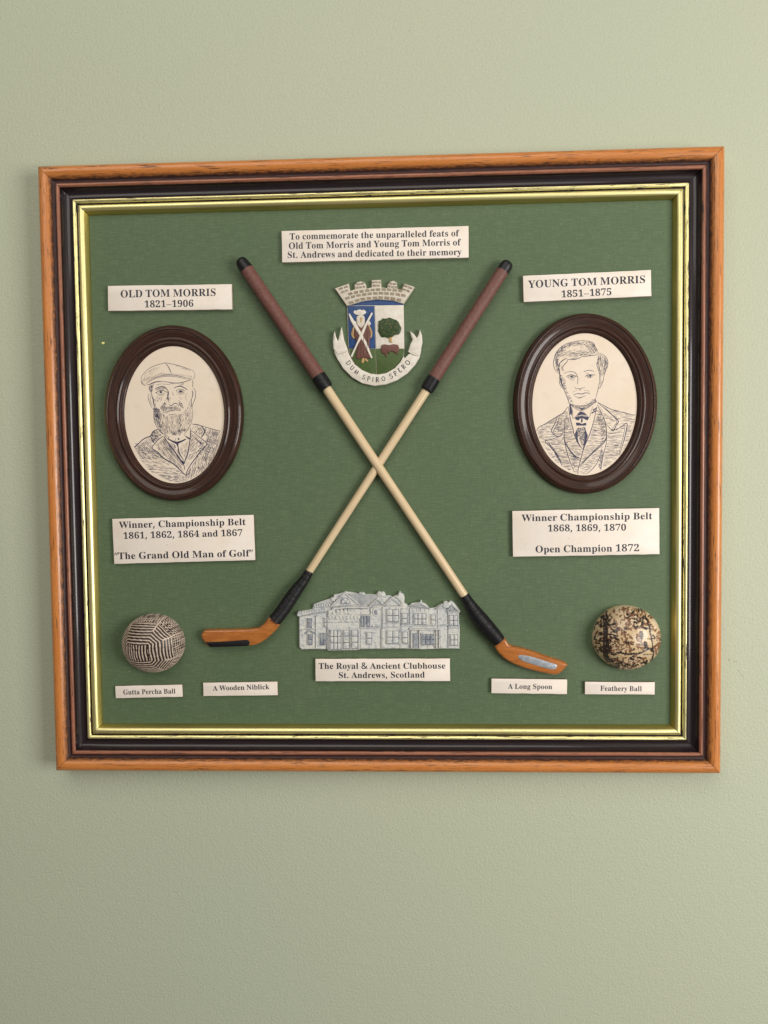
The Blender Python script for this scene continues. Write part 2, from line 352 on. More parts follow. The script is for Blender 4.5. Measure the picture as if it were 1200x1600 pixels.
for si, (L, pl) in enumerate(SIDES):
    bag = Bag(); n = 2   # dark carcass just under the visible mouldings
    sec = [(0.3,0.6),(.3,13.0),(8.9,12.6),(13.2,12.4),(15.5,9.6),(20.1,8.9),(26.4,8.4),(28.0,5.2),(28.0,.6)]
    vs = []; fs = []
    for x_ in (-1, 1): vs += [(*pl(x_*(L/2-w), w), h) for w, h in sec]
    m = len(sec)
    for j in range(m): k = (j+1) % m; fs.append((j, k, m+k, m+j))
    bag.add(vs, fs)
    rail = frame.part('rail', bag, EBON, smooth=0)
    for name, prof, mat in PROF:
        vs, fs, uv = sweep(prof, L, pl)
        uv = [(a + si*613.0, b) for a, b in uv]
        bag = Bag().add(vs, fs, uv); frame.part(name, bag, mat, rail, smooth=50)
bag = Bag()
bx, by = HW-28.2, HH-28.2; N = 60
vs = []; fs = []
for j in range(N+1):
    for i in range(N+1): vs.append((-bx+2*bx*i/N, -by+2*by*j/N, BH))
for j in range(N):
    for i in range(N): a = j*(N+1)+i; fs.append((a, a+1, a+N+2, a+N+1))
bag.add(vs, fs); b = len(bag.v)
bag.add([(-bx,-by,BH-3),(bx,-by,BH-3),(bx,by,BH-3),(-bx,by,BH-3)], [(0,3,2,1)])
frame.part('backing_board', bag, GREEN, smooth=0)
# dust and flecks lying on the linen
bag = Bag()
for i in range(230):
    u, v = random.uniform(-183, 183), random.uniform(-164, 164); r = random.choice([.1,.12,.15,.2]) * random.uniform(.7,1.2)
    a = random.uniform(0, 3.14); q = random.uniform(.4, 1)
    puff(bag, [(u+r*(math.cos(t)*math.cos(a)-q*math.sin(t)*math.sin(a)), v+r*(math.cos(t)*math.sin(a)+q*math.sin(t)*math.cos(a))) for t in np.linspace(0, 6.28, 6)[:-1]], BH, BH+.12, .04, 1)
ob = D.objects.new('dust', mesh('dust', bag, DUST)); COL.objects.link(ob); ob['kind'] = 'stuff'; ob['label'] = 'tiny pale dust specks scattered over the green linen board'; ob['category'] = 'dust'
u, v = P(161, 536, BH); bag = Bag(); puff(bag, [(u+x, v+y) for x, y in ((-1.1,.1),(-.4,.8),(.3,.5),(.9,.7),(1.1,.0),(.4,-.9),(-.3,-.7),(-.8,-.4))], BH-.02, BH+.25, .12, 2)
ob = D.objects.new('paint_fleck', mesh('paint_fleck', bag, FLECK)); COL.objects.link(ob); ob['label'] = 'small yellow paint fleck on green linen left of the bearded portrait'; ob['category'] = 'paint fleck'
# ------------------------------------------------------------------ lettering
GLY = json.loads(r'''{"&":[492,[[186,-15,122,-6,71,21,38,66,27,125,35,174,57,213,91,244,127,268,92,313,77,345,72,382,81,430,109,466,151,488,204,495,255,488,295,466,320,430,328,384,321,341,299,306,267,277,237,257,353,145,363,160,375,184,395,248,471,248,456,196,441,157,422,121,403,96,503,-5,407,-8,351,46,323,24,284,3,240,-10],[189,303,217,321,238,341,250,361,254,383,250,402,240,417,224,427,202,430,179,427,161,418,150,403,146,383,149,362,158,342,173,322],[189,54,227,57,259,67,287,82,302,94,174,219,147,201,124,180,110,157,105,127,111,97,128,74,154,59]]],",":[180,[[18,-95,39,-1,54,86,129,86,138,72,126,31,111,-11,77,-95]]],".":[180,[[89,-18,71,-14,55,-5,44,13,40,36,44,60,55,77,71,86,89,89,108,86,125,77,136,60,140,36,136,13,125,-5,108,-14]]],"0":[375,[[188,-10,132,-2,89,22,57,60,36,110,24,171,20,241,24,311,36,372,57,421,89,458,132,482,189,489,242,482,285,458,317,421,339,371,351,311,356,240,351,170,339,110,317,60,285,22,242,-2],[188,40,217,53,234,92,239,121,243,155,245,195,245,240,243,325,234,389,217,427,189,439,160,427,142,389,133,325,130,240,131,195,133,155,137,121,142,92,160,53]]],"1":[375,[[62,-3,62,39,120,39,134,41,143,47,149,59,151,79,152,411,110,363,89,348,67,343,51,346,37,357,28,374,25,398,72,414,99,429,130,450,178,485,257,485,257,80,263,49,272,41,288,39,346,39,346,-3]]],"2":[375,[[21,-3,21,70,121,173,157,212,184,247,203,278,215,308,221,338,223,371,220,404,210,426,194,438,174,442,146,435,129,415,119,379,115,326,77,330,48,342,29,363,23,396,27,420,40,442,61,462,91,477,128,486,174,489,241,482,290,459,321,422,331,375,329,351,322,328,311,304,294,279,271,250,241,218,157,136,92,76,244,77,262,80,277,88,289,102,297,121,303,144,348,144,344,-3]]],"4":[375,[[118,-3,118,39,140,39,160,41,177,47,188,59,192,84,192,122,6,122,6,167,198,483,296,483,296,172,366,172,366,122,296,122,296,84,300,59,311,47,327,41,348,39,360,39,360,-3],[60,172,192,172,192,287,193,351,198,411,192,393,176,364,160,336,149,317]]],"5":[375,[[165,-10,119,-7,83,2,56,16,38,33,27,53,24,75,28,96,40,112,58,121,83,124,91,84,99,68,113,55,131,46,154,43,175,46,194,53,210,65,223,85,231,112,234,148,228,191,211,220,183,238,146,244,104,240,71,232,37,245,59,483,319,483,322,354,278,354,273,379,264,396,244,403,108,403,97,285,125,291,168,294,239,285,295,258,331,212,343,148,339,107,327,73,308,46,284,25,257,9,226,-2,195,-8]]],"6":[375,[[197,-10,149,-4,108,15,74,47,48,92,32,150,27,222,30,276,39,326,54,372,75,411,102,444,136,468,176,484,222,489,261,487,292,479,315,466,331,450,340,432,344,412,339,391,324,373,299,361,257,357,253,400,241,432,230,441,216,444,182,433,155,399,137,344,128,273,160,289,186,295,218,297,274,288,317,260,346,215,355,155,345,89,315,36,265,2],[199,41,220,47,237,66,248,99,252,148,247,195,236,226,217,244,193,250,175,248,156,240,128,220,134,138,149,82,172,51]]],"7":[375,[[107,-3,285,404,113,403,88,395,77,371,73,335,26,335,30,483,356,483,356,446,170,-3]]],"8":[375,[[183,-10,132,-5,90,8,58,29,35,56,22,87,17,122,24,163,45,195,77,221,114,243,81,265,55,294,38,326,33,364,36,395,48,425,68,451,98,471,139,485,191,489,255,481,301,455,328,417,338,369,331,331,312,303,283,279,249,260,297,233,332,201,352,167,358,127,347,69,312,26,256,-1],[203,286,222,301,236,318,244,341,247,370,240,406,232,421,220,433,205,442,187,444,164,439,148,424,137,401,133,372,138,342,151,320,174,302],[187,35,216,40,239,57,254,83,259,115,253,144,237,168,207,190,164,212,145,197,129,176,118,151,114,120,119,85,134,58,157,41]]],"9":[375,[[152,-10,116,-7,87,2,65,15,51,31,42,50,39,69,48,96,77,112,90,81,106,59,127,44,156,39,193,50,220,86,239,146,248,226,236,210,214,195,187,185,155,182,101,191,58,218,30,263,20,324,25,370,39,410,62,443,93,468,132,484,177,489,224,483,266,465,300,435,326,391,343,333,348,261,345,207,337,156,323,110,303,70,276,37,242,11,201,-4],[185,236,205,239,223,248,237,262,247,279,242,352,228,401,207,429,181,438,157,431,139,411,128,377,124,328,139,259]]],"A":[437,[[-12,-3,-12,21,8,24,21,32,34,49,46,76,204,469,226,468,387,88,401,57,413,36,426,25,446,21,446,-3,226,-3,226,21,268,28,280,46,270,80,250,129,105,129,81,70,79,58,78,49,89,28,126,21,131,-3],[118,163,238,163,177,314]]],"B":[443,[[13,-3,13,20,44,25,60,34,69,52,72,82,72,369,70,394,66,411,60,423,50,430,12,436,12,458,220,458,298,452,354,432,388,398,399,351,392,312,371,281,336,259,292,247,346,233,388,208,413,174,421,132,409,75,373,32,315,6,238,-3],[185,255,188,255,233,260,261,275,276,302,282,345,278,384,267,410,247,426,216,431,199,429,190,423,185,391],[222,27,258,33,281,51,293,82,298,128,292,175,275,205,244,222,197,228,185,228,185,65,187,47,193,35,203,29]]],"C":[468,[[257,-14,192,-6,136,17,89,54,53,103,31,162,23,228,31,294,53,352,90,401,137,437,194,461,259,468,310,462,368,443,387,438,406,445,417,468,440,468,440,305,418,305,390,363,354,405,312,431,265,440,214,427,177,387,154,321,147,226,155,138,180,76,221,39,278,27,317,32,357,47,393,73,428,110,451,89,411,43,366,11,315,-7]]],"D":[496,[[17,-3,17,20,46,24,61,32,68,47,71,75,71,374,68,406,59,424,42,433,12,436,12,458,222,458,279,455,329,443,372,425,407,398,435,365,455,326,467,280,471,228,456,127,410,55,334,11,229,-3],[222,27,278,40,317,77,330,105,340,139,346,181,348,229,340,318,316,380,277,418,223,430,203,428,192,421,187,408,185,385,185,72,187,49,192,36,203,30]]],"E":[442,[[11,-3,11,19,43,23,60,32,69,49,72,78,72,369,69,404,60,423,43,432,13,436,13,458,402,458,402,317,381,317,366,371,338,404,295,422,232,427,201,425,189,415,186,388,186,249,193,249,231,254,257,271,274,301,286,348,307,348,307,115,285,115,279,153,270,180,257,199,239,210,216,217,188,219,186,67,188,48,194,37,207,32,230,31,275,33,312,41,343,56,369,77,390,106,409,146,433,146,405,-3]]],"F":[404,[[12,-3,12,20,44,26,60,36,69,54,72,84,72,375,68,404,59,421,42,430,11,436,11,458,397,458,397,317,375,317,366,356,353,384,334,404,309,418,275,425,230,428,201,427,188,419,185,398,185,250,190,250,228,256,254,272,271,302,282,350,305,350,305,115,282,115,272,167,254,198,228,215,189,221,185,221,185,81,191,44,198,33,211,26,230,22,260,20,260,-3]]],"G":[508,[[268,-13,199,-6,140,17,91,53,55,101,32,160,25,229,32,295,55,353,91,401,138,438,194,461,257,468,312,462,370,443,387,439,404,445,417,468,440,468,440,305,418,305,401,344,380,377,355,403,328,423,298,436,267,440,216,427,179,388,156,321,149,228,151,178,157,136,168,99,182,69,222,29,276,16,307,19,326,29,336,46,340,71,340,127,336,153,327,168,308,176,272,179,272,201,503,201,503,179,474,176,459,168,452,154,449,128,449,27,403,9,358,-3,313,-11]]],"I":[261,[[10,-3,10,20,41,26,59,35,69,50,72,75,72,387,69,411,61,425,44,432,10,436,10,458,247,458,247,436,215,432,198,425,189,411,186,387,186,77,190,46,207,29,249,20,249,-3]]],"L":[426,[[12,-3,12,20,44,25,60,34,69,51,72,81,72,379,69,406,60,423,43,432,13,436,13,458,253,458,253,436,209,431,198,425,191,415,185,379,185,83,188,48,201,34,234,31,278,34,314,42,343,58,367,82,388,114,407,157,431,157,404,-3]]],"M":[634,[[11,-3,11,20,42,25,59,34,69,51,72,79,72,382,68,414,51,429,12,436,12,458,187,458,317,147,447,458,620,458,620,436,591,430,575,421,566,405,563,378,563,85,568,44,574,33,583,26,620,20,620,-3,393,-3,393,20,431,28,441,34,447,45,452,83,454,394,290,-3,268,-3,106,384,108,80,112,49,122,32,140,23,172,20,172,-3]]],"N":[494,[[402,-14,108,345,110,79,113,50,121,33,137,24,170,20,170,-3,15,-3,15,20,53,26,68,43,73,79,73,387,35,431,15,436,15,458,158,458,389,173,388,377,383,413,367,429,328,436,328,458,483,458,483,436,451,432,435,423,428,406,425,377,425,-14]]],"O":[525,[[261,-14,212,-9,167,5,127,27,92,56,64,91,42,133,29,178,25,228,29,277,42,322,64,364,93,399,128,429,169,451,215,465,265,469,314,465,358,451,399,429,433,401,462,365,483,324,497,278,501,228,497,178,483,133,462,91,433,56,397,27,356,5,310,-9],[265,15,313,28,348,68,369,134,376,228,374,277,369,320,359,357,345,387,308,427,260,440,211,427,176,388,155,321,148,228,150,178,156,135,166,99,180,69,217,29]]],"P":[418,[[12,-3,12,20,44,25,60,34,69,51,72,81,72,379,69,405,60,422,43,431,13,436,13,458,214,458,288,455,337,443,368,424,392,399,407,368,412,332,401,279,369,238,315,211,242,203,185,203,185,81,188,51,196,34,213,25,245,20,245,-3],[185,233,201,233,243,238,269,255,284,284,289,329,285,374,273,404,250,422,216,428,191,421,185,398]]],"R":[473,[[12,-3,12,20,44,25,60,34,69,51,72,81,72,379,69,405,60,422,43,431,13,436,13,458,217,458,264,456,305,451,340,442,369,428,407,390,420,335,414,295,394,263,361,238,320,222,434,52,454,28,481,20,484,-3,337,-3,200,209,185,209,185,81,188,51,196,34,213,25,245,20,245,-3],[185,237,203,237,248,243,277,260,295,291,301,336,281,405,224,428,203,426,192,420,187,408,185,385]]],"S":[390,[[40,-14,40,161,65,161,86,95,114,52,150,26,197,18,230,23,255,38,270,61,276,89,263,127,223,157,161,188,110,218,75,251,54,288,47,332,51,371,65,404,86,431,114,452,147,465,185,469,230,464,283,451,292,449,299,448,311,452,318,469,342,469,342,316,320,316,308,353,291,383,270,408,247,426,221,438,194,442,164,437,142,424,127,405,123,380,127,357,139,339,160,322,190,306,255,275,291,256,319,235,340,213,353,189,360,163,362,133,357,92,341,56,316,27,282,5,240,-9,192,-13,158,-11,125,-2,98,6,85,9,71,5,63,-14]]],"T":[423,[[89,-3,89,20,122,24,140,33,149,51,153,81,153,430,149,430,103,423,67,401,43,366,31,315,8,315,8,458,413,458,413,314,391,314,379,367,355,402,318,423,272,430,266,81,269,50,279,32,297,24,331,20,331,-3]]],"U":[492,[[248,-16,167,-5,112,26,81,80,70,155,70,379,67,405,59,422,42,431,12,436,12,458,243,458,243,436,204,429,188,414,184,379,184,140,189,89,206,53,234,32,275,25,325,34,360,58,382,100,389,159,389,378,386,405,377,421,359,431,325,436,325,458,477,458,477,436,450,429,435,419,428,403,425,378,425,181,423,133,415,91,401,57,382,30,327,-4]]],"W":[611,[[168,-14,29,392,13,425,2,433,-18,436,-18,458,184,458,184,436,152,429,143,410,151,374,223,158,298,353,283,398,275,417,266,427,251,432,226,436,226,458,442,458,442,436,406,429,396,411,402,387,474,171,538,370,546,406,543,420,536,428,500,436,500,458,627,458,627,436,608,430,597,419,578,378,448,-14,426,-14,316,304,192,-14]]],"Y":[426,[[98,-3,98,20,130,25,146,34,155,51,158,81,158,178,44,385,27,412,12,427,0,432,-16,435,-16,458,210,458,210,435,196,435,168,429,159,416,167,393,249,231,330,367,342,390,345,407,334,428,296,435,291,458,442,458,442,436,424,431,411,422,385,390,271,203,271,81,274,51,282,34,299,25,331,20,331,-3]]],"a":[344,[[254,-13,214,-1,199,30,152,-1,95,-12,63,-7,38,9,22,33,17,63,28,105,62,138,118,167,196,192,196,241,193,265,184,280,170,289,148,292,117,287,108,274,116,258,126,231,122,213,112,200,96,191,77,188,58,191,42,201,33,217,30,236,34,260,47,280,67,297,94,310,125,319,162,321,224,315,265,294,288,260,296,210,296,63,298,41,304,38,322,45,333,27,295,-3],[151,37,172,44,196,64,196,165,141,136,121,84,129,48]]],"b":[361,[[40,-14,40,388,38,413,34,427,25,433,5,437,5,458,141,458,141,283,174,311,221,321,255,316,285,301,310,278,329,246,341,209,345,166,340,117,325,74,302,38,271,10,234,-7,192,-13,147,-3,105,25,54,-14],[183,17,211,25,229,50,239,95,242,160,239,213,228,249,211,270,184,277,170,275,157,267,147,256,141,241,141,69,152,30]]],"c":[293,[[156,-13,118,-8,85,8,57,33,35,66,21,106,16,150,22,197,37,238,62,273,94,299,132,316,175,322,219,317,252,301,273,276,280,245,277,227,268,213,254,204,236,201,204,213,193,250,194,261,194,271,188,288,170,294,129,268,115,187,121,124,140,78,168,50,204,41,237,49,271,76,289,61,229,5]]],"d":[370,[[140,-13,106,-8,76,8,51,33,32,65,20,104,16,147,21,196,33,239,53,274,79,300,111,316,146,321,190,312,221,285,220,401,217,418,210,428,197,434,173,437,173,458,322,458,322,75,327,42,336,35,356,30,356,8,294,3,220,-14,221,34,190,-1],[171,31,185,34,200,44,212,58,220,77,220,241,215,256,204,267,190,275,174,278,149,270,133,249,124,209,121,153,123,98,132,60,148,38]]],"e":[301,[[154,-13,116,-8,83,8,55,33,34,67,21,109,16,157,21,202,35,242,57,275,85,300,119,316,157,321,210,312,251,282,277,235,286,173,286,163,121,163,141,75,200,46,235,56,270,90,289,73,260,34,229,8,194,-8],[119,195,198,195,198,215,196,251,190,276,179,289,162,294,130,272,119,203]]],"f":[214,[[12,-3,12,19,38,25,47,36,49,73,49,274,13,274,13,313,49,313,49,354,58,402,83,438,122,460,174,468,212,463,242,448,260,426,266,400,263,380,254,365,240,355,224,352,207,355,193,363,185,375,182,391,190,421,193,428,194,432,191,438,180,440,164,437,156,428,151,390,151,313,206,313,206,274,151,274,151,65,153,41,160,28,174,21,202,19,202,-3]]],"g":[327,[[146,-143,88,-139,46,-124,20,-102,11,-74,25,-44,64,-25,32,-3,20,30,25,55,40,76,65,95,97,110,40,149,19,212,24,243,37,269,58,291,86,308,120,318,157,321,196,318,233,307,320,307,320,265,272,265,288,238,295,204,291,175,279,149,260,128,235,113,205,103,172,100,157,100,142,101,127,99,114,92,106,82,104,72,113,57,141,52,175,52,223,50,260,43,287,32,305,15,315,-8,319,-37,308,-82,274,-115,220,-136],[157,127,176,132,188,147,194,173,196,211,194,249,188,275,176,289,157,294,139,289,127,275,120,249,117,211,120,173,127,147,139,132],[160,-113,236,-101,260,-65,257,-53,248,-44,231,-39,205,-37,98,-37,82,-53,76,-72,81,-87,96,-101,122,-110]]],"h":[381,[[15,-3,15,19,33,22,43,28,48,38,49,56,49,399,43,427,34,434,16,437,16,458,151,458,150,271,189,308,243,321,311,294,333,212,333,56,340,28,348,22,366,19,366,-3,199,-3,199,18,225,28,232,56,232,217,231,240,226,256,218,265,203,268,175,260,151,234,151,56,157,28,165,22,183,19,183,-3]]],"i":[198,[[101,359,80,363,63,374,51,391,47,412,51,433,63,451,80,463,101,466,122,463,139,451,150,433,154,412,150,391,138,374,121,363],[15,-3,15,19,34,22,43,28,48,38,49,56,49,252,44,283,36,288,17,291,18,313,151,313,151,56,157,28,165,22,183,19,183,-3]]],"k":[359,[[14,-3,14,19,34,22,43,28,48,38,49,56,49,397,44,428,36,433,17,437,18,458,151,458,150,173,225,250,237,265,240,277,233,287,206,291,202,313,348,313,348,291,309,281,277,258,226,209,348,36,361,23,379,18,379,-3,208,-3,208,19,217,19,231,23,236,32,229,48,162,143,151,133,151,56,157,28,165,22,183,19,183,-3]]],"l":[199,[[15,-3,15,19,34,22,43,28,48,38,49,56,49,397,44,427,36,434,17,437,17,458,151,458,151,56,157,28,165,22,183,19,183,-3]]],"m":[554,[[15,-3,15,19,33,22,43,28,48,38,49,56,49,253,43,282,34,288,16,292,16,313,149,313,148,269,187,308,237,321,294,307,321,266,363,307,418,321,485,294,507,212,507,56,513,28,521,22,539,19,539,-3,374,-3,374,19,392,22,400,28,407,56,407,217,405,240,401,256,393,265,378,268,351,260,327,236,327,56,333,28,341,22,359,19,359,-3,196,-3,196,19,214,22,222,28,229,56,229,217,227,240,223,256,215,265,200,268,172,260,149,234,149,56,155,28,163,22,180,19,180,-3]]],"n":[381,[[15,-3,15,19,33,22,43,28,48,38,49,56,49,253,43,282,34,288,16,292,16,313,151,313,150,272,189,308,243,321,311,294,333,212,333,56,340,28,348,22,366,19,366,-3,199,-3,199,18,225,28,232,56,232,217,231,240,226,256,218,265,203,268,175,260,151,234,151,56,157,28,165,22,183,19,183,-3]]],"o":[336,[[169,-13,126,-8,89,9,58,35,35,69,21,109,16,154,21,200,35,240,58,274,89,300,126,316,168,321,210,316,247,300,277,275,301,241,315,200,320,154,315,108,301,67,277,34,247,8,210,-8],[169,15,191,21,206,40,214,82,217,154,214,227,205,269,190,289,169,296,146,289,131,269,123,227,120,154,123,82,131,40,146,21]]],"p":[371,[[14,-142,14,-121,38,-115,47,-100,49,-64,49,243,48,268,44,281,35,288,16,292,16,313,146,313,145,267,178,308,230,322,265,317,295,301,319,275,338,243,349,204,353,160,349,113,337,71,318,36,293,9,262,-7,227,-13,181,-2,150,28,151,-58,155,-98,169,-115,200,-120,200,-142],[196,31,220,39,236,60,246,100,250,154,247,208,238,247,223,268,199,275,173,265,151,234,151,69,169,41]]],"r":[287,[[15,-3,15,19,34,22,43,28,48,38,49,56,49,252,48,272,44,283,36,288,17,291,18,313,149,313,147,257,162,282,185,304,209,317,233,321,259,318,278,306,289,288,292,266,289,247,280,232,266,222,248,219,220,228,205,248,188,257,177,253,164,240,155,219,152,192,152,56,154,38,161,28,174,22,200,19,200,-3]]],"s":[288,[[151,-13,121,-9,86,3,73,6,62,2,53,-12,33,-12,33,108,55,108,69,69,89,41,113,24,140,18,161,21,177,29,186,42,189,58,180,82,154,102,105,127,74,146,52,167,38,192,34,220,41,260,63,293,97,315,141,322,166,319,199,311,207,309,213,308,221,311,229,322,247,322,247,219,226,219,212,252,194,275,173,289,149,293,131,291,118,283,110,273,108,259,110,246,117,235,148,214,193,192,223,174,244,153,256,128,260,95,253,50,230,16,195,-6]]],"t":[228,[[124,-12,88,-7,64,8,50,35,45,71,45,276,17,276,17,301,55,338,86,371,110,400,127,427,147,427,147,313,211,313,211,276,147,276,147,82,152,53,168,44,187,51,205,78,227,67,184,7]]],"u":[375,[[131,-13,90,-6,63,15,48,50,43,97,43,248,37,281,28,288,8,292,8,313,145,313,145,74,147,59,153,48,163,41,176,39,203,46,225,67,225,248,224,269,219,281,208,288,186,292,186,313,327,313,327,70,328,52,333,41,343,35,363,32,363,10,300,4,225,-14,227,36,211,17,187,1,160,-10]]],"w":[435,[[120,-13,14,263,4,282,-14,292,-14,313,141,313,141,291,122,287,117,276,118,266,122,253,167,132,208,235,198,265,188,286,165,293,165,313,326,313,326,291,304,286,299,275,299,269,300,263,336,146,379,257,384,275,378,286,353,292,353,313,448,313,448,293,427,282,414,257,306,-13,287,-13,223,192,142,-13]]],"y":[300,[[52,-143,28,-139,8,-127,-5,-108,-10,-84,-7,-66,2,-51,17,-40,36,-37,52,-39,66,-47,75,-60,78,-76,77,-86,87,-95,97,-90,112,-72,126,-43,137,-5,34,249,22,273,14,285,-6,291,-8,313,165,313,165,291,138,287,131,274,133,267,136,258,185,124,228,242,233,261,235,273,227,287,200,291,200,313,303,313,303,291,288,288,280,279,262,241,165,-25,148,-66,132,-97,115,-119,97,-133,76,-141]]],"–":[403,[[56,-8,56,488,347,488,347,-8],[106,42,298,42,298,437,106,437]]]}''')
_tc = {}
def glyph(c):
    if c not in _tc:
        if c in '\u201c\u201d':
            s = -1 if c == '\u201c' else 1; polys = []
            for k in (0, 1):
                x = 15+k*120; polys.append([(x, 275), (x+50, 465), (x+118, 450), (x+34, 266)])
            adv = 235
        elif c == '\u2013': adv = 375; polys = [[(10, 140), (365, 140), (365, 178), (10, 178)]]
        else:
            adv, R = GLY[c]; polys = [[(r[i], r[i+1]) for i in range(0, len(r), 2)] for r in R]
        V = [p for q in polys for p in q]; T = tessellate_polygon([[Vector((x, y, 0)) for x, y in q] for q in polys])
        _tc[c] = (adv, V, [tuple(t) for t in T])
    return _tc[c]
def text_line(bag, s, pl, pr, cap, h, thick=.02):
    """s set on the baseline pl-pr (photo pixels), capitals cap pixels tall"""
    a = np.array(P(*pl, h)); b = np.array(P(*pr, h)); d = b-a; Lw = np.linalg.norm(d); d /= Lw; n = np.array([-d[1], d[0]])
    pc = np.array(P(pl[0], pl[1]-cap, h)); ch = np.linalg.norm(pc-a); sy = ch/445
    tr = 8; tot = sum((175 if c == ' ' else glyph(c)[0]+tr) for c in s) - 30; sx = Lw/tot; x = -12
    for c in s:
        if c == ' ': x += 175; continue
        adv, V, T = glyph(c); z = h+thick
        bag.add([(*(a+d*(x+p[0])*sx+n*p[1]*sy), z) for p in V], T); x += adv+tr
def plaque(label, corners, t, lines, dark_edge, chips=()):
    h = BH+t; q = [np.array(P(*c, h)) for c in corners]; c0 = sum(q)/4
    dx = ((q[1]-q[0])+(q[2]-q[3]))/2; dy = ((q[0]-q[3])+(q[1]-q[2]))/2
    w = np.linalg.norm(dx); hh = np.linalg.norm(dy); ang = math.atan2(dx[1], dx[0]); ca, sa = math.cos(ang), math.sin(ang)
    th = Thing('caption_plaque', label, 'plaque', (c0[0], c0[1], BH), 'cream caption plaques fixed on the green board')
    rn = random.Random(len(label)*7+int(w)); pts = []
    def seg(x0, y0, x1, y1):
        n = max(3, int(math.hypot(x1-x0, y1-y0)/5))
        for i in range(n):
            f = i/n; j = rn.uniform(-.10, .10) if i else rn.uniform(-.02, .02); pts.append((x0+(x1-x0)*f + (j if x0 == x1 else 0), y0+(y1-y0)*f + (j if y0 == y1 else 0)))
    X, Y = w/2, hh/2; seg(-X,-Y,X,-Y); seg(X,-Y,X,Y); seg(X,Y,-X,Y); seg(-X,Y,-X,-Y)
    pts = [(c0[0]+x*ca-y*sa, c0[1]+x*sa+y*ca) for x, y in pts]
    bag = Bag(); puff(bag, pts, BH-.05, h-.18, .05, 1); th.part('plaque_body', bag, EDGE_D if dark_edge else EDGE_P)
    bag = Bag(); puff(bag, pts, h-.3, h, .16, 2); th.part('plaque_face', bag, CREAM, smooth=25)
    bag = Bag()
    for s, pl, pr, cap in lines: text_line(bag, s, pl, pr, cap, h)
    th.part('lettering', bag, INK, smooth=0)
    return th
plaque('widest cream plaque with three lines beginning To commemorate, at the top centre', [(439.9,361.3),(732.4,352.5),(732.1,402.7),(440.7,409.4)], 2.6,
    [('To commemorate the unparalleled feats of', (452.7,374.4), (716.4,369.1), 9.6), ('Old Tom Morris and Young Tom Morris of', (451,389.1), (719,383.4), 9.8), ('St. Andrews and dedicated to their memory', (448.9,403.2), (721,398.4), 9.6)], False)
plaque('cream name plaque dated 1821–1906 above the bearded portrait', [(168.2,446.9),(361.8,443.8),(362.8,483.4),(169.2,485.6)], 2.6,
    [('OLD TOM MORRIS', (188.3,464.9), (337.5,462.2), 11), ('1821–1906', (225.7,480.4), (302.5,479.1), 10)], False)
plaque('cream name plaque dated 1851–1875 above the clean-shaven portrait', [(817.8,430.7),(1017.2,421.9),(1017.9,462.3),(817.8,472)], 2.8,
    [('YOUNG TOM MORRIS', (825.9,449.9), (1008.5,442), 11.2), ('1851–1875', (877.1,464.8), (956,461), 10.2)], False)
plaque('cream plaque under the bearded portrait ending The Grand Old Man of Golf', [(175.8,810.6),(396.2,804.7),(398.8,874.9),(178,881.4)], 2.4,
    [('Winner, Championship Belt', (186.6,825.4), (383.8,820.3), 10), ('1861, 1862, 1864 and 1867', (192.7,842), (379.2,837.2), 9.6), ('\u201cThe Grand Old Man of Golf\u201d', (178.8,874), (395.2,869.3), 10.2)], True)
plaque('cream plaque under the clean-shaven portrait ending Open Champion 1872', [(800.4,798.3),(1030.2,793.8),(1030.6,865.8),(801.7,870.2)], 2.6,
    [('Winner Championship Belt', (815.6,814.5), (1019,811.2), 10.2), ('1868, 1869, 1870', (855.8,830.5), (978.5,829), 9.8), ('Open Champion 1872', (836.4,863.4), (999.2,861.2), 10.4)], True)
plaque('two-line cream plaque under the grey clubhouse relief', [(492.7,1029.7),(703.2,1028.8),(703.2,1064.3),(493.2,1064.3)], 2.4,
    [('The Royal & Ancient Clubhouse', (498,1045.2), (696,1044.7), 9), ('St. Andrews, Scotland', (528.8,1059.5), (663.8,1058.7), 9)], True)
plaque('small cream plaque reading Gutta Percha Ball under the striped ball', [(179.9,1072.2),(284.9,1069.7),(284.9,1088.8),(181.1,1090.9)], 1.6,
    [('Gutta Percha Ball', (192.6,1085.4), (274.2,1083.6), 7.4)], True)
plaque('small cream plaque reading A Wooden Niblick under the left club head', [(317.2,1066.7),(433.7,1065.3),(433.8,1086.2),(317.7,1087.8)], 1.6,
    [('A Wooden Niblick', (333,1079.3), (420.6,1076.8), 7.6)], True)
plaque('small cream plaque reading A Long Spoon under the right club head', [(767.5,1060.5),(885.8,1061.7),(886.3,1084.7),(768.3,1083)], 2.2,
    [('A Long Spoon', (794,1076.1), (862.8,1076.8), 7.6)], True)
plaque('small cream plaque reading Feathery Ball under the mottled ball', [(914,1065),(1023.1,1066.3),(1023.1,1085),(914,1085.3)], 2.0,
    [('Feathery Ball', (938,1079.2), (1002.8,1080.1), 7.6)], True)
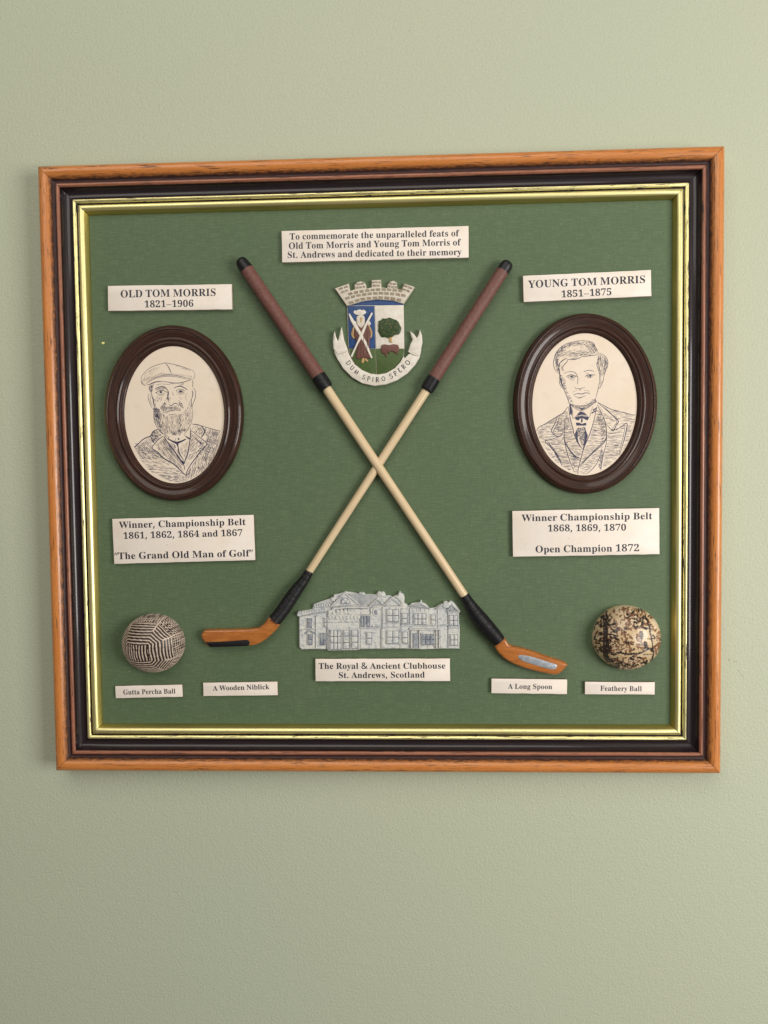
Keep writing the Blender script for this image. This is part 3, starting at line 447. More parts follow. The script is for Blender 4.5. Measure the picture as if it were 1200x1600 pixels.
# ------------------------------------------------------------------ golf clubs
def S_(px, h): return px*(H0+CT[2]-h)/FPX   # px in the photo -> mm at height h
def club_points(samples):
    """samples: (px, py, width_px, h)"""
    return [(*P(x, y, h), h, S_(w/2, h)) for x, y, w, h in samples]
def dense(pts, step, jit=0.0, wave=0.0, pitch=.45, rnd=None, soft=True):
    out = []; l = 0
    for a, b in zip(pts[:-1], pts[1:]):
        d = math.dist(a[:3], b[:3]); n = max(1, int(d/step))
        for i in range(n):
            t = i/n; r = a[3]+(b[3]-a[3])*t
            if wave: r += wave*abs(math.sin(math.pi*(l+d*t)/pitch))
            if jit: r += rnd.uniform(-jit, jit)
            out.append((a[0]+(b[0]-a[0])*t, a[1]+(b[1]-a[1])*t, a[2]+(b[2]-a[2])*t, r))
        l += d
    out.append(tuple(pts[-1])); return out
def line_between(p, q, n, w0, w1, h0, h1):
    return [(p[0]+(q[0]-p[0])*i/n, p[1]+(q[1]-p[1])*i/n, w0+(w1-w0)*i/n, h0+(h1-h0)*i/n) for i in range(n+1)]
def make_club(name, label, cap, grip, ring, shaft, whip, seed):
    rn = random.Random(seed); g0 = club_points([grip[0]])[0]; th = Thing(name, label, 'golf club', (g0[0], g0[1], BH), 'pair of crossed miniature golf clubs')
    th.part('grip_cap', tube(Bag(), dense(smoothed(club_points(cap), 5, False), .9, .03, rnd=rn), 28), BLACK, smooth=60)
    th.part('grip', tube(Bag(), dense(club_points(grip), .7, .035, rnd=rn), 32), GRIP, smooth=60)
    th.part('grip_binding', tube(Bag(), dense(club_points(ring), .12, .01, .12, .42, rn), 28), BLACK, smooth=60)
    th.part('shaft', tube(Bag(), dense(club_points(shaft), 4, .0, rnd=rn), 28), SHAFT, smooth=60)
    th.part('whipping', tube(Bag(), dense(smoothed(club_points(whip), 6, False), .1, .01, .13, .40, rn), 30), BLACK, smooth=60)
    return th
spoon = make_club('golf_club', 'golf club crossing on top, its orange spoon head with silver patch at lower right', 
    [(374.4,404.6,9,10.9),(375.6,406.3,15,10.9),(378,410,18.6,10.9),(381,414.4,20,10.9),(386.2,421.6,21.2,10.9)],
    line_between((385.6,420.9), (497.4,587.9), 6, 21.0, 22.6, 10.9, 11.0),
    [(496.6,586.8,21.5,11),(497.8,588.6,23.4,11),(504,598,24,11),(508.5,604.8,23.0,11),(510.3,607.4,20,11)],
    line_between((508,604), (726,931.2), 8, 15.2, 13.2, 10.9, 9.6),
    [(725,930.2,13.0,9.6),(726,931.8,15.5,9.6),(733,942.5,17.2,9.8),(742,956.5,22.0,10.4),(754,972,24.8,10.8),(767.5,987.2,23.2,10.5),(780,1001.6,20.4,10.2)], 3)
nib = make_club('golf_club', 'golf club crossing underneath, its orange niblick head with black sole at lower left',
    [(795.2,408.8,8,10),(794.2,410.4,14.5,10),(792.4,413.2,18,10),(789.6,417.4,19.4,10),(784.8,424.4,19.6,10)],
    line_between((785.3,423.7), (677.8,591.2), 6, 19.6, 20.0, 10, 10),
    [(678.4,590.2,19.4,10),(677.4,591.8,21,10),(671.5,601.5,21.6,10),(667.4,608.4,20.8,10),(666.2,610.4,17,10)],
    line_between((668,607.4), (482,895.2), 8, 13.6, 11.8, 9.4, 8.6),
    [(483,893.2,11.4,8.6),(482,895,13.4,8.7),(474,908,15.8,9.1),(462.5,923,19.2,9.6),(451,940,20.8,10),(440,956,20.8,10),(429.6,969,21.2,10)], 5)
# heads
C = Crop(700, 900, 6)
def head(th, poly, crop, h0, h1, bev, mat, sm=3, segs=6, dome=.5):
    bag = Bag(); puff(bag, smoothed(crop(poly, (h0+h1)/2), sm), h0, h1, bev, segs, dome); return th.part('club_head', bag, mat, smooth=60)
hd = head(spoon, [(440,630),(432,652),(475,722),(560,792),(700,852),(850,892),(950,912),(1010,917),(1058,892),(1094,852),(1116,826),(1080,800),(960,762),(820,712),(700,676),(592,650),(562,628),(530,582),(480,600)], C, BH, 12.2, 1.7, HEAD, 2, 5, 0)
bag = Bag(); puff(bag, smoothed(C([(655,752),(688,741),(780,756),(880,786),(960,812),(1012,828),(1022,848),(1010,870),(980,876),(920,864),(830,838),(730,808),(680,784)], 12.4), 2), 12.1, 12.45, .1, 2)
spoon.part('silver_patch', bag, SILVER, hd, smooth=60)
C = Crop(300, 860, 6)
hd = head(nib, [(735,618),(692,668),(655,702),(620,722),(520,734),(350,738),(140,742),(112,756),(94,792),(118,845),(163,893),(250,898),(540,886),(605,880),(682,840),(762,772),(832,688),(790,650)], C, BH, 11.6, 1.5, HEAD, 2, 5, 0)
bag = Bag(); puff(bag, C([(124,858),(150,860),(340,852),(510,838),(532,846),(540,862),(536,884),(520,896),(300,904),(172,908),(152,890)], 11.8), 7.0, 12.0, .3, 2)
nib.part('sole_plate', bag, BPAINT, hd, smooth=40)
# ------------------------------------------------------------------ oval portraits
def portrait(label, outer, inner, strokes, hatch, seed):
    hd_ = BH+1.6
    def ell(x0, x1, y0, y1, h):
        cy, cx = (y0+y1)/2, (x0+x1)/2; l, r = P(x0, cy, h), P(x1, cy, h); t, b = P(cx, y0, h), P(cx, y1, h)
        return (l[0]+r[0])/2, (t[1]+b[1])/2, (r[0]-l[0])/2, (t[1]-b[1])/2
    O = ell(*outer, BH+2.0); I = ell(*inner, hd_); th = Thing('oval_portrait', label, 'portrait', (O[0], O[1], BH))
    prof = [(0,0),(0,1.8),(.02,2.6),(.06,3.4),(.12,3.9),(.155,4.05),(.175,4.45),(.205,4.62),(.235,4.45),(.255,4.05),(.32,4.05),(.42,3.85),(.52,3.45),(.60,3.2),(.66,3.25),(.69,3.55),(.715,3.72),(.74,3.55),(.76,3.2),(.82,3.0),(.845,3.15),(.865,3.05),(.885,2.5),(.94,1.9),(1.0,1.4),(1.02,.9)]
    prof = [(w, h*1.22) for w, h in prof]; rn = random.Random(seed); N = 128; vs = []; uv = []; fs = []
    for k, (t, h) in enumerate(prof):
        cx, cy, a, b = [O[i]+(I[i]-O[i])*t for i in range(4)]
        for i in range(N):
            q = 2*math.pi*i/N; vs.append((cx+a*math.cos(q), cy+b*math.sin(q), BH+h)); uv.append((abs(i-N/2)/N*320, t*13))
    for k in range(len(prof)-1):
        for i in range(N): j = (i+1) % N; fs.append((k*N+i, k*N+j, (k+1)*N+j, (k+1)*N+i))
    th.part('oval_frame', Bag().add(vs, fs, uv), MAHO, smooth=60)
    bag = Bag(); puff(bag, [(I[0]+(I[2]+.3)*math.cos(q), I[1]+(I[3]+.3)*math.sin(q)) for q in np.linspace(0, 2*math.pi, 97)[:-1]], BH-.02, hd_, .1, 1)
    disc = th.part('picture_disc', bag, IVORY)
    def ok(p): return ((p[0]-I[0])/(I[2]-.3))**2+((p[1]-I[1])/(I[3]-.3))**2 < 1
    bag = Bag(); pxm = .41
    def put(pts, w, taper=True):
        run = []
        for p in pts+[None]:
            if p is not None and ok(p): run.append(p)
            else:
                if len(run) > 1: ribbon(bag, run, w, hd_, taper)
                run = []
    for cr, w, pts in strokes:
        q = smoothed(pts, 4, False) if len(pts) > 2 else pts
        q = cr(q, hd_); q = [(x+rn.uniform(-.012,.012), y+rn.uniform(-.012,.012)) for x, y in q]
        if w < 0:
            flat(bag, cr(pts, hd_), hd_)
        else: put(q, w*(1.0 if cr.sc > 8 else 1.2)/cr.sc*pxm, len(pts) > 2)
    for cr, poly, ang, spc, ln, w, dens in hatch:   # pen shading inside a region, all in crop units
        spc *= .60; ln *= 1.25; w *= .62; a = math.radians(ang); ca, sa = math.cos(a), math.sin(a); xs = [p[0] for p in poly]; ys = [p[1] for p in poly]
        cx, cy = (min(xs)+max(xs))/2, (min(ys)+max(ys))/2; R = math.hypot(max(xs)-cx, max(ys)-cy); y = -R
        while y < R:
            x = -R + rn.uniform(0, ln)
            while x < R:
                l = ln*rn.uniform(.5, 1.5); da = rn.gauss(0, .045); bow = rn.gauss(0, .05); run = []
                if rn.random() < dens:
                    for i in range(7):
                        f = x+l*i/6; g = y+da*(f-x) + bow*((i/6)*(1-i/6))*l
                        p = (cx+f*ca-g*sa, cy+f*sa+g*ca)
                        if inside(p, poly): run.append(p)
                    if len(run) > 2: put(cr(run, hd_), w*rn.uniform(.7,1.25)/cr.sc*pxm)
                x += l + ln*rn.uniform(.05, .45)
            y += spc*rn.uniform(.7, 1.3)
    th.part('pen_drawing', bag, INKD, disc, smooth=0)
    return th
A = Crop(210, 550, 10); B = Crop(190, 640, 1200/170)
st = []
def s(c, w, *p): st.append((c, w, list(p)))
s(A,8,(105,470),(104,430),(122,370),(170,310),(230,260),(300,222),(380,195),(440,180),(472,172),(520,175),(600,190),(680,208),(760,232),(840,262),(900,285),(932,300))
s(A,9,(104,440),(110,480),(128,503),(152,518),(184,524)); s(A,6,(925,300),(945,345),(942,385),(925,415),(905,432)); s(A,6,(112,450),(135,490),(165,505))
s(A,7,(482,180),(515,210),(540,260),(565,310),(592,345)); s(A,5,(505,190),(535,230),(560,280),(578,330))
s(A,9,(185,500),(205,470),(260,430),(330,398),(400,375),(480,362),(560,360),(640,365),(720,382),(800,402),(892,420))
s(A,7,(215,482),(270,442),(340,410),(420,388),(500,380),(600,380),(700,395),(780,415),(865,432))
s(A,16,(230,510),(280,487),(340,467),(420,460)); s(A,11,(400,460),(500,466),(580,480),(650,486),(730,480),(800,462),(850,445),(892,428)); s(A,7,(190,500),(212,512),(235,508))
for x in range(130, 420, 22): s(A,4,(x, 470-(x-130)*.42),(x+12, 440-(x-130)*.42))
for x in range(420, 900, 26): s(A,3.5,(x, 352+max(0,(x-600)*.12)),(x+14, 338+max(0,(x-600)*.12)))
for x in range(150, 320, 18): s(A,4,(x, 360-(x-150)*.62),(x+10, 345-(x-150)*.62))
s(A,7,(250,648),(225,662),(214,700),(224,752),(246,812),(270,862),(296,892)); s(A,6,(255,680),(244,735),(262,795),(285,840)); s(A,12,(268,640),(276,690),(290,740),(304,800),(310,850)); s(A,8,(262,530),(266,600),(268,650))
s(A,8,(296,880),(302,940),(302,1010),(312,1080),(336,1140),(370,1192),(410,1232),(452,1272))
s(A,8,(905,442),(915,490),(910,552)); s(A,8,(912,570),(940,580),(955,630),(956,690),(940,750),(920,800),(905,862)); s(A,12,(902,600),(914,650),(906,710)); s(A,8,(900,700),(890,780),(896,860))
s(A,6,(905,862),(912,950),(906,1020),(896,1080),(886,1120),(862,1160),(832,1200),(784,1242))
s(A,12,(322,580),(370,552),(430,538),(480,550),(520,590)); s(A,7,(330,592),(390,566),(460,562),(500,585)); s(A,5,(345,604),(400,580),(460,584)); s(A,10,(510,590),(530,620),(528,680),(515,730)); s(A,14,(620,562),(680,538),(730,536),(785,562),(830,592))
s(A,10,(335,640),(352,628),(400,602),(450,600),(485,615),(520,632)); s(A,6,(345,645),(390,658),(440,658),(485,640)); s(A,-1,(398,612),(425,608),(438,626),(425,644),(402,642),(392,628)); s(A,8,(335,628),(352,642)); s(A,5,(350,668),(400,678),(455,668)); s(A,5,(655,650),(720,662),(790,645)); s(A,4,(560,700),(552,760)); s(A,4,(700,700),(740,740)); s(A,4,(820,640),(800,700),(820,760))
s(A,8,(650,602),(700,582),(752,586),(795,608)); s(A,6,(675,628),(725,645),(782,625)); s(A,-1,(702,604),(730,596),(748,608),(738,630),(714,632),(700,620)); s(A,5,(650,600),(670,625))
s(A,7,(540,700),(532,760),(545,800)); s(A,12,(540,815),(562,832),(592,832),(606,815),(640,800),(668,812),(684,838)); s(A,6,(600,630),(606,680)); s(A,5,(690,750),(715,790),(760,830))
s(A,8,(495,962),(540,932),(572,915),(602,922),(640,905),(672,912),(722,916)); s(A,7,(540,970),(575,978),(620,976),(650,968))
for a_, b_ in (((345,512),(430,498)),((440,500),(560,506)),((560,492),(620,500)),((735,500),(775,488)),((700,520),(770,505)),((345,780),(370,740)),((380,740),(400,710)),((350,720),(372,700))): s(A,5,a_,b_)
s(A,8,(465,1270),(490,1320),(522,1362)); s(A,9,(522,1365),(536,1335),(546,1325)); s(A,-1,(675,1350),(695,1345),(710,1356),(700,1372),(680,1370)); s(A,5,(645,1345),(640,1370),(650,1390))
s(A,-1,(515,1360),(530,1350),(590,1380),(660,1402),(720,1388),(800,1355),(812,1366),(740,1408),(690,1430),(680,1490),(655,1440),(590,1405)); s(A,-1,(775,1298),(870,1345),(866,1372),(830,1350)); s(A,7,(880,1180),(876,1260),(870,1360)); s(A,6,(775,1290),(820,1232),(872,1188)); s(A,5,(470,1272),(500,1300),(540,1330))
s(B,9,(140,415),(190,370),(250,320),(320,290),(345,245),(385,222),(408,215)); s(B,7,(408,215),(432,250),(465,272)); s(B,10,(320,290),(338,335),(356,366)); s(B,8,(460,295),(400,335),(348,398))
s(B,11,(345,400),(340,432),(400,470),(470,540),(560,590),(620,640),(690,710),(712,722)); s(B,12,(465,290),(500,350),(560,430),(620,510),(660,570),(690,620)); s(B,7,(690,620),(695,662)); s(B,10,(620,375),(626,430),(642,490),(686,562)); s(B,11,(750,335),(742,420),(725,500),(700,562),(690,600))
s(B,-1,(605,510),(630,535),(690,575),(686,618),(650,570)); s(B,9,(770,232),(830,280),(880,320),(935,365),(930,400),(880,450),(820,530),(760,610),(722,680),(712,722),(710,790)); s(B,7,(765,230),(756,330)); s(B,5,(900,345),(890,400),(830,470),(745,500))
s(B,8,(780,160),(830,165),(880,178)); s(B,13,(880,178),(915,232),(905,270),(880,305)); s(B,6,(880,178),(960,202),(1040,225),(1095,236)); s(B,8,(810,318),(850,350),(868,366)); s(B,-1,(860,360),(876,356),(884,370),(872,380),(860,374)); s(B,6,(150,375),(172,385),(140,420))
ht = []
beard = [(300,860),(420,930),(500,968),(620,990),(740,945),(780,870),(850,820),(905,860),(905,1050),(860,1160),(770,1270),(620,1310),(500,1290),(410,1230),(320,1100)]
ht += [(A,[(300,860),(420,930),(480,968),(500,1290),(410,1230),(320,1100)],78,17,60,6,.9),(A,[(470,960),(620,990),(640,1310),(500,1290)],86,18,60,5.5,.85),(A,[(620,985),(760,940),(800,1240),(640,1310)],97,18,60,5.5,.85),(A,[(760,940),(850,800),(905,860),(905,1050),(860,1160),(800,1240)],104,20,55,5,.75)]
ht += [(A,[(298,830),(350,870),(400,900),(395,1050),(350,1120),(305,1000)],76,13,60,8,.95),(A,[(480,780),(505,800),(480,880),(430,930),(395,920),(415,850)],-60,11,45,9,1),(A,[(690,770),(730,790),(775,850),(770,885),(730,865),(690,820)],50,11,40,8,1),(A,[(500,830),(700,840),(760,900),(520,905),(430,940)],-75,16,36,5,.8)]
ht += [(A,[(215,530),(300,490),(292,600),(262,640),(235,620)],85,11,40,7,1),(A,[(500,740),(530,640),(545,740),(470,810),(410,880),(380,870)],-62,15,40,6,.85),(A,[(560,1240),(830,1180),(800,1230),(700,1310),(600,1300)],80,13,40,7,.9),(A,[(850,780),(900,700),(905,860),(870,900)],95,16,50,5,.8)]
ht += [(A,[(325,560),(380,545),(500,555),(515,590),(420,580),(330,595)],10,14,36,4.5,.8),(A,[(660,600),(800,600),(760,640),(680,635)],5,10,30,5,.7),(A,[(300,900),(400,930),(500,1290),(410,1230),(320,1100)],72,24,70,5,.8)]
ht += [(B,[(140,415),(320,290),(355,365),(340,430),(470,540),(400,560),(200,540)],48,13,50,6,.85),(B,[(180,480),(340,440),(560,590),(500,640),(300,600),(200,545)],20,14,50,5,.75),(B,[(200,545),(300,600),(600,650),(700,720),(705,800),(560,805),(330,700)],8,13,55,5.5,.8),
  (B,[(320,290),(345,245),(385,222),(450,280),(356,366)],35,10,36,8,1),(B,[(460,300),(345,405),(600,620),(690,700),(692,640)],57,13,70,5.5,.95),(B,[(770,240),(930,365),(800,480),(740,500),(750,340)],-48,14,60,5.5,.95),(B,[(740,500),(850,450),(720,660),(700,600)],-60,15,50,4.5,.8),
  (B,[(780,165),(880,180),(915,240),(880,300),(770,230)],-60,13,50,5.5,.9),(B,[(935,380),(920,240),(885,180),(1095,235),(1080,350),(1000,560),(900,680),(720,795),(715,700),(830,530)],-70,14,70,5.5,.95),(B,[(930,400),(920,250),(1090,240),(1070,370),(990,570),(880,560)],18,16,50,5,.8),
  (B,[(500,350),(615,385),(640,490),(690,560),(640,520)],68,12,50,5,.9),(B,[(632,385),(738,340),(735,420),(700,540),(650,480)],-75,14,50,4.5,.8),(B,[(700,760),(712,700),(900,600),(760,780)],-62,18,50,5,.7),(B,[(845,430),(935,385),(930,440),(870,500),(800,580)],-20,14,40,6,.9)]
ht += [(A,[(310,900),(420,940),(480,1000),(470,1240),(380,1180),(320,1080)],66,22,80,7,.7),(A,[(480,1000),(560,1000),(600,1290),(520,1280)],78,30,90,7,.6),(A,[(640,1000),(740,960),(780,1220),(680,1290)],104,30,90,7,.6),(A,[(760,950),(860,830),(890,1050),(840,1150)],112,26,80,6,.6),
  (A,[(430,900),(520,850),(640,850),(720,890),(740,930),(640,905),(500,950),(440,960)],-38,13,44,6,.8),(A,[(280,690),(330,720),(340,860),(300,860)],80,14,50,7,.8),(A,[(340,700),(480,650),(430,760),(360,800)],-55,30,50,4.5,.7),(A,[(110,440),(230,290),(420,200),(300,330),(180,480)],-42,20,40,4,.6),(A,[(420,330),(900,380),(890,415),(640,362),(420,372)],75,16,26,4,.8),(A,[(620,190),(900,285),(850,300),(640,220)],20,12,30,4,.7),
  (A,[(290,840),(410,900),(380,960),(300,930)],60,12,50,8,.9),(A,[(520,600),(545,600),(540,760),(500,750)],85,9,50,6,.9),(B,[(140,415),(200,370),(330,440),(300,500),(180,470)],-40,13,40,5,.7),(B,[(465,300),(500,350),(690,620),(650,600),(440,360)],52,9,60,5,.8)]
portrait('oval framed pen drawing of a bearded man in a flat cap, at left', (163.5,380.2,508.3,782.7), (194.4,350.4,541,755.2), st, ht, 11)
A = Crop(850, 510, 10); B = Crop(830, 620, 1200/170); st = []; 
s(A,9,(245,742),(190,700),(155,630),(148,560),(163,490),(182,430),(222,370),(282,310),(352,270),(430,245)); s(A,8,(430,245),(520,228),(600,222),(680,232),(742,245),(780,272),(802,320),(835,378),(845,412))
s(A,8,(845,412),(900,430),(952,465),(985,510),(1000,570),(986,640),(960,700),(942,760),(930,782)); s(A,9,(845,420),(802,450),(740,455),(650,470),(580,476)); s(A,11,(580,478),(540,500),(480,515),(420,520),(370,512))
s(A,9,(370,510),(355,560),(312,600),(290,650),(310,700)); s(A,8,(360,500),(300,530),(240,590),(228,650),(246,742)); s(A,7,(845,440),(850,520),(825,580),(840,650),(862,720),(875,780),(880,812)); s(A,6,(880,470),(892,560),(922,640),(930,700)); s(A,6,(955,480),(962,560),(940,620),(950,690)); s(A,6,(830,560),(850,620),(880,700),(900,760))
for pts in (((190,430),(260,390),(340,370)),((210,475),(290,420),(400,400),(480,412)),((360,290),(440,268),(520,268),(600,300)),((520,235),(560,270),(640,292)),((640,240),(700,300),(760,380),(802,430)),((700,240),(742,300),(790,360),(820,412)),((180,500),(202,560),(190,625)),((205,500),(215,570),(205,640)),((200,420),(240,350),(320,300)),((230,400),(290,340),(380,300)),((270,470),(330,430),(400,430)),((270,600),(272,650),(290,700)),((250,560),(300,520),(350,490)),((410,270),(480,300),(560,290)),((660,250),(740,260),(790,330)),((600,260),(680,320),(740,400)),((870,440),(930,480),(950,520)),((900,500),(920,560),(905,620)),((560,450),(640,440),(720,450)),((400,440),(480,420),(560,430))): s(A,5.5,*pts)
s(A,14,(245,700),(248,780),(262,850),(290,930),(312,985)); s(A,8,(236,835),(240,870),(262,930),(290,968)); s(A,9,(290,940),(330,1030),(362,1110),(385,1170),(398,1205),(442,1232)); s(A,7,(440,1212),(500,1236),(580,1240),(660,1230),(740,1190),(790,1142),(812,1110)); s(A,7,(870,782),(868,860),(850,960),(830,1040),(812,1112)); s(A,8,(930,782),(926,840),(902,900),(870,962),(850,965)); s(A,6,(885,822),(892,870),(872,905)); s(A,9,(800,1130),(812,1160),(822,1185))
s(A,8,(312,742),(350,716),(420,707),(482,720),(512,760),(530,800),(526,870),(520,905)); s(A,9,(345,785),(390,761),(440,755),(490,775),(512,788)); s(A,7,(362,792),(410,810),(470,802),(500,785)); s(A,-1,(418,768),(445,766),(454,782),(442,798),(420,796),(412,782)); s(A,5,(400,832),(440,838),(475,825))
s(A,8,(618,712),(660,695),(720,686),(782,702)); s(A,9,(640,785),(690,755),(742,756),(805,758)); s(A,6,(665,788),(712,802),(762,782)); s(A,-1,(704,758),(732,756),(742,772),(728,788),(706,784)); s(A,6,(650,745),(680,728),(700,732))
s(A,9,(478,940),(490,965),(520,976),(550,970),(566,988),(590,960),(620,966),(646,945)); s(A,6,(560,970),(566,1005)); s(A,3.5,(440,1042),(470,1012),(522,1000)); s(A,3,(640,995),(690,1006),(712,1032))
s(A,12,(458,1072),(510,1052),(560,1052),(600,1056),(640,1040),(692,1042),(716,1058)); s(A,7,(470,1085),(540,1112),(610,1098),(652,1080)); s(A,5,(520,1122),(560,1120),(600,1110))
s(A,-1,(395,1220),(418,1225),(442,1330),(436,1388),(405,1370)); s(A,7,(435,1250),(448,1340),(455,1442),(520,1385),(572,1322)); s(A,6,(600,1315),(650,1365),(702,1422),(735,1340),(762,1250)); s(A,8,(395,1205),(500,1290),(590,1312),(700,1262),(800,1185))
s(A,-1,(762,1300),(830,1262),(828,1282),(765,1325)); s(A,-1,(745,1345),(825,1300),(820,1325),(742,1368)); s(A,-1,(575,1328),(620,1345),(672,1392),(590,1380),(508,1398),(540,1350)); s(A,7,(470,1430),(560,1398),(640,1400),(700,1425)); s(A,-1,(540,1270),(590,1282),(650,1268),(590,1312))
s(B,-1,(485,225),(560,212),(640,228),(620,262),(575,240),(540,240),(520,262),(488,250)); s(B,-1,(492,285),(530,285),(558,300),(600,285),(612,300),(600,318),(500,318)); s(B,-1,(550,245),(562,240),(570,262),(560,288),(550,280)); s(B,-1,(510,345),(480,412),(500,470),(520,520),(508,420)); s(B,-1,(590,335),(625,430),(600,510),(582,545),(596,440)); s(B,5,(525,340),(510,420),(520,500),(560,570)); s(B,5,(580,330),(600,400),(585,500),(572,575))
s(B,7,(60,388),(80,340),(170,290),(290,215),(350,180),(405,110)); s(B,8,(290,215),(265,290),(225,380),(300,440),(358,385)); s(B,5,(310,212),(285,300),(245,385),(305,425)); s(B,8,(300,442),(230,470),(155,490),(200,540),(260,610),(310,690),(340,762)); s(B,5,(176,490),(240,565),(290,640),(332,735)); s(B,7,(372,250),(365,380),(366,480),(395,610),(430,720),(476,832))
s(B,7,(412,110),(430,230),(460,350),(476,422),(520,520),(572,582)); s(B,8,(370,488),(420,578),(480,648),(546,686)); s(B,6,(376,512),(430,602),(490,670),(540,702)); s(B,7,(722,110),(700,230),(660,370),(630,450),(590,540),(570,600),(545,700),(520,790),(515,852)); s(B,7,(730,90),(790,210),(820,300),(832,400),(820,480),(760,550),(680,620),(600,700),(540,772)); s(B,6,(832,452),(780,512),(690,600),(610,680),(530,762)); s(B,6,(832,400),(830,500),(800,620),(780,720),(770,812)); s(B,6,(780,570),(760,650),(720,740),(650,820),(600,852))
s(B,8,(735,65),(800,120),(880,190),(960,265),(940,310),(905,370),(870,350),(820,290)); s(B,5,(812,118),(890,198),(945,268),(922,312),(888,358)); s(B,8,(905,372),(980,340),(1056,290),(1042,400),(1012,520),(975,642)); s(B,5,(1035,318),(1020,420),(990,540),(965,642)); s(B,6,(730,60),(800,95),(900,145),(1020,175),(1150,202))
ht = [(A,[(160,480),(190,420),(300,310),(430,250),(420,320),(280,420),(230,560),(200,680),(165,620)],-50,15,60,6,.85),(A,[(380,420),(560,400),(800,410),(740,455),(580,475),(480,515),(370,505)],-12,13,50,5.5,.85),(A,[(620,240),(780,270),(830,380),(800,440),(700,400)],55,17,60,5,.75),(A,[(845,420),(985,510),(990,620),(930,780),(880,800),(830,580)],78,17,60,5,.75),
 (A,[(430,300),(640,300),(700,400),(450,400)],-15,24,50,4,.5),(A,[(250,760),(290,760),(345,950),(420,1100),(470,1200),(390,1180),(330,1040),(270,900)],-38,13,34,6,.9),(A,[(395,1190),(500,1236),(580,1245),(720,1205),(800,1130),(820,1180),(700,1260),(590,1305),(500,1285),(400,1225)],-25,10,28,7,.95),(A,[(240,700),(262,760),(300,950),(285,950),(240,840)],80,9,40,8,1),
 (A,[(590,985),(690,995),(710,1020),(620,1015)],25,18,14,3,.5),(A,[(280,780),(330,800),(360,980),(330,1000)],-38,14,30,5,.8),(A,[(640,1200),(780,1130),(800,1150),(700,1215)],-25,12,34,5,.8),(A,[(210,560),(250,560),(250,740),(190,700)],80,11,40,6,.9),(A,[(350,770),(500,770),(480,800),(370,800)],5,8,26,5,.7),(A,[(650,760),(800,755),(760,790),(680,795)],5,8,26,5,.7),
 (B,[(60,390),(80,340),(290,220),(225,380),(300,440),(155,490),(330,740),(360,800),(200,650),(100,500)],3,13,70,5.5,.9),(B,[(290,220),(400,120),(430,230),(470,425),(570,590),(520,850),(470,840),(365,480),(300,440),(240,385)],3,13,60,5.5,.9),(B,[(160,492),(300,442),(365,480),(400,620),(470,830),(350,780),(300,690)],4,12,70,6,.9),
 (B,[(722,100),(800,210),(830,300),(832,470),(540,770),(550,700),(590,540),(640,440),(700,230)],2,14,70,5.5,.9),(B,[(760,90),(1150,205),(1140,300),(1050,290),(905,370),(960,265)],6,15,90,5,.85),(B,[(735,80),(940,265),(880,350),(820,290)],12,15,50,5,.8),(B,[(832,400),(870,355),(1050,300),(1020,420),(975,640),(950,680),(780,820),(800,620)],1,13,90,5.5,.95),(B,[(1045,320),(1130,300),(1080,520),(1000,640)],2,14,60,5,.9),
 (B,[(540,770),(820,490),(760,680),(600,852),(520,850)],-6,14,60,5,.8),(B,[(720,230),(760,150),(820,300),(830,450),(780,480),(760,340)],-50,15,36,6,.8),(B,[(510,340),(600,330),(610,430),(570,570),(510,430)],-45,9,26,7,.95),(B,[(770,590),(800,580),(790,720),(765,810),(735,760)],4,8,30,6,1),(B,[(370,240),(410,160),(425,300),(372,420)],-40,15,36,5,.8),(B,[(270,300),(340,230),(350,370),(290,400)],-50,16,36,5,.75),(B,[(395,600),(470,640),(520,700),(500,800),(440,740)],-30,14,40,5,.8),(B,[(175,490),(205,520),(330,700),(325,750),(260,640)],30,9,28,6,.9)]
ht += [(A,[(170,470),(240,350),(350,275),(330,330),(240,430),(215,560),(230,660),(180,660)],-60,12,70,6,.9),(A,[(350,270),(520,230),(640,240),(600,290),(440,290),(330,330)],-8,12,60,5.5,.85),(A,[(240,430),(420,360),(640,370),(780,430),(600,410),(400,440),(280,520)],-12,18,60,5,.7),(A,[(845,425),(900,440),(880,560),(850,600),(828,570)],95,10,50,5,.8),(A,[(930,470),(1000,560),(970,700),(930,760),(950,620)],105,10,50,5,.8),(A,[(700,250),(780,270),(840,400),(800,380)],62,10,50,5,.8)]
portrait('oval framed pen drawing of a clean-shaven young man in jacket and tie, at right', (801.5,1026.5,489.8,771.7), (831.7,995.2,520.8,742.9), st, ht, 12)
# ------------------------------------------------------------------ coat of arms
K = Crop(510, 420, 7.5); z0 = BH+1.6
o = P(588, 520, BH); crest = Thing('coat_of_arms', 'painted relief coat of arms with blue and white shield, brick crown and motto scroll', 'coat of arms', (o[0], o[1], BH))
shield_o = [(242,425),(905,418),(910,620),(913,935),(905,1015),(850,1120),(780,1185),(690,1228),(590,1242),(490,1225),(400,1175),(320,1090),(272,1000),(256,900),(248,640)]
bag = Bag(); puff(bag, K(shield_o, z0), BH-.05, z0-.3, .2, 2); crest.part('shield', bag, C_CREAM)
def panel(name, poly, mat, h1, h0=None, bev=.18, sm=0, cr=K, th=crest, segs=2, dome=0, parent=None, label=None):
    bag = Bag(); q = cr(poly, h1); q = smoothed(q, sm) if sm else q
    puff(bag, q, (h0 if h0 is not None else BH+.4), h1, bev, segs, dome); return th.part(name, bag, mat, parent, smooth=50, label=label)
panel('chief', [(242,430),(242,424),(430,374),(600,354),(780,364),(905,398),(905,424)], C_BLUE, z0-.1)
fl = panel('shield_field', [(248,434),(561,434),(575,934),(262,934)], C_BLUE, z0, label='blue field behind the saint')
panel('shield_field', [(268,937),(575,937),(584,1234),(490,1222),(400,1172),(322,1088),(280,1010)], C_GREEN, z0+.1, label='green ground under the saint')
panel('shield_field', [(568,434),(905,428),(911,934),(581,936)], C_WHITE, z0+.1, label='white field behind the tree')
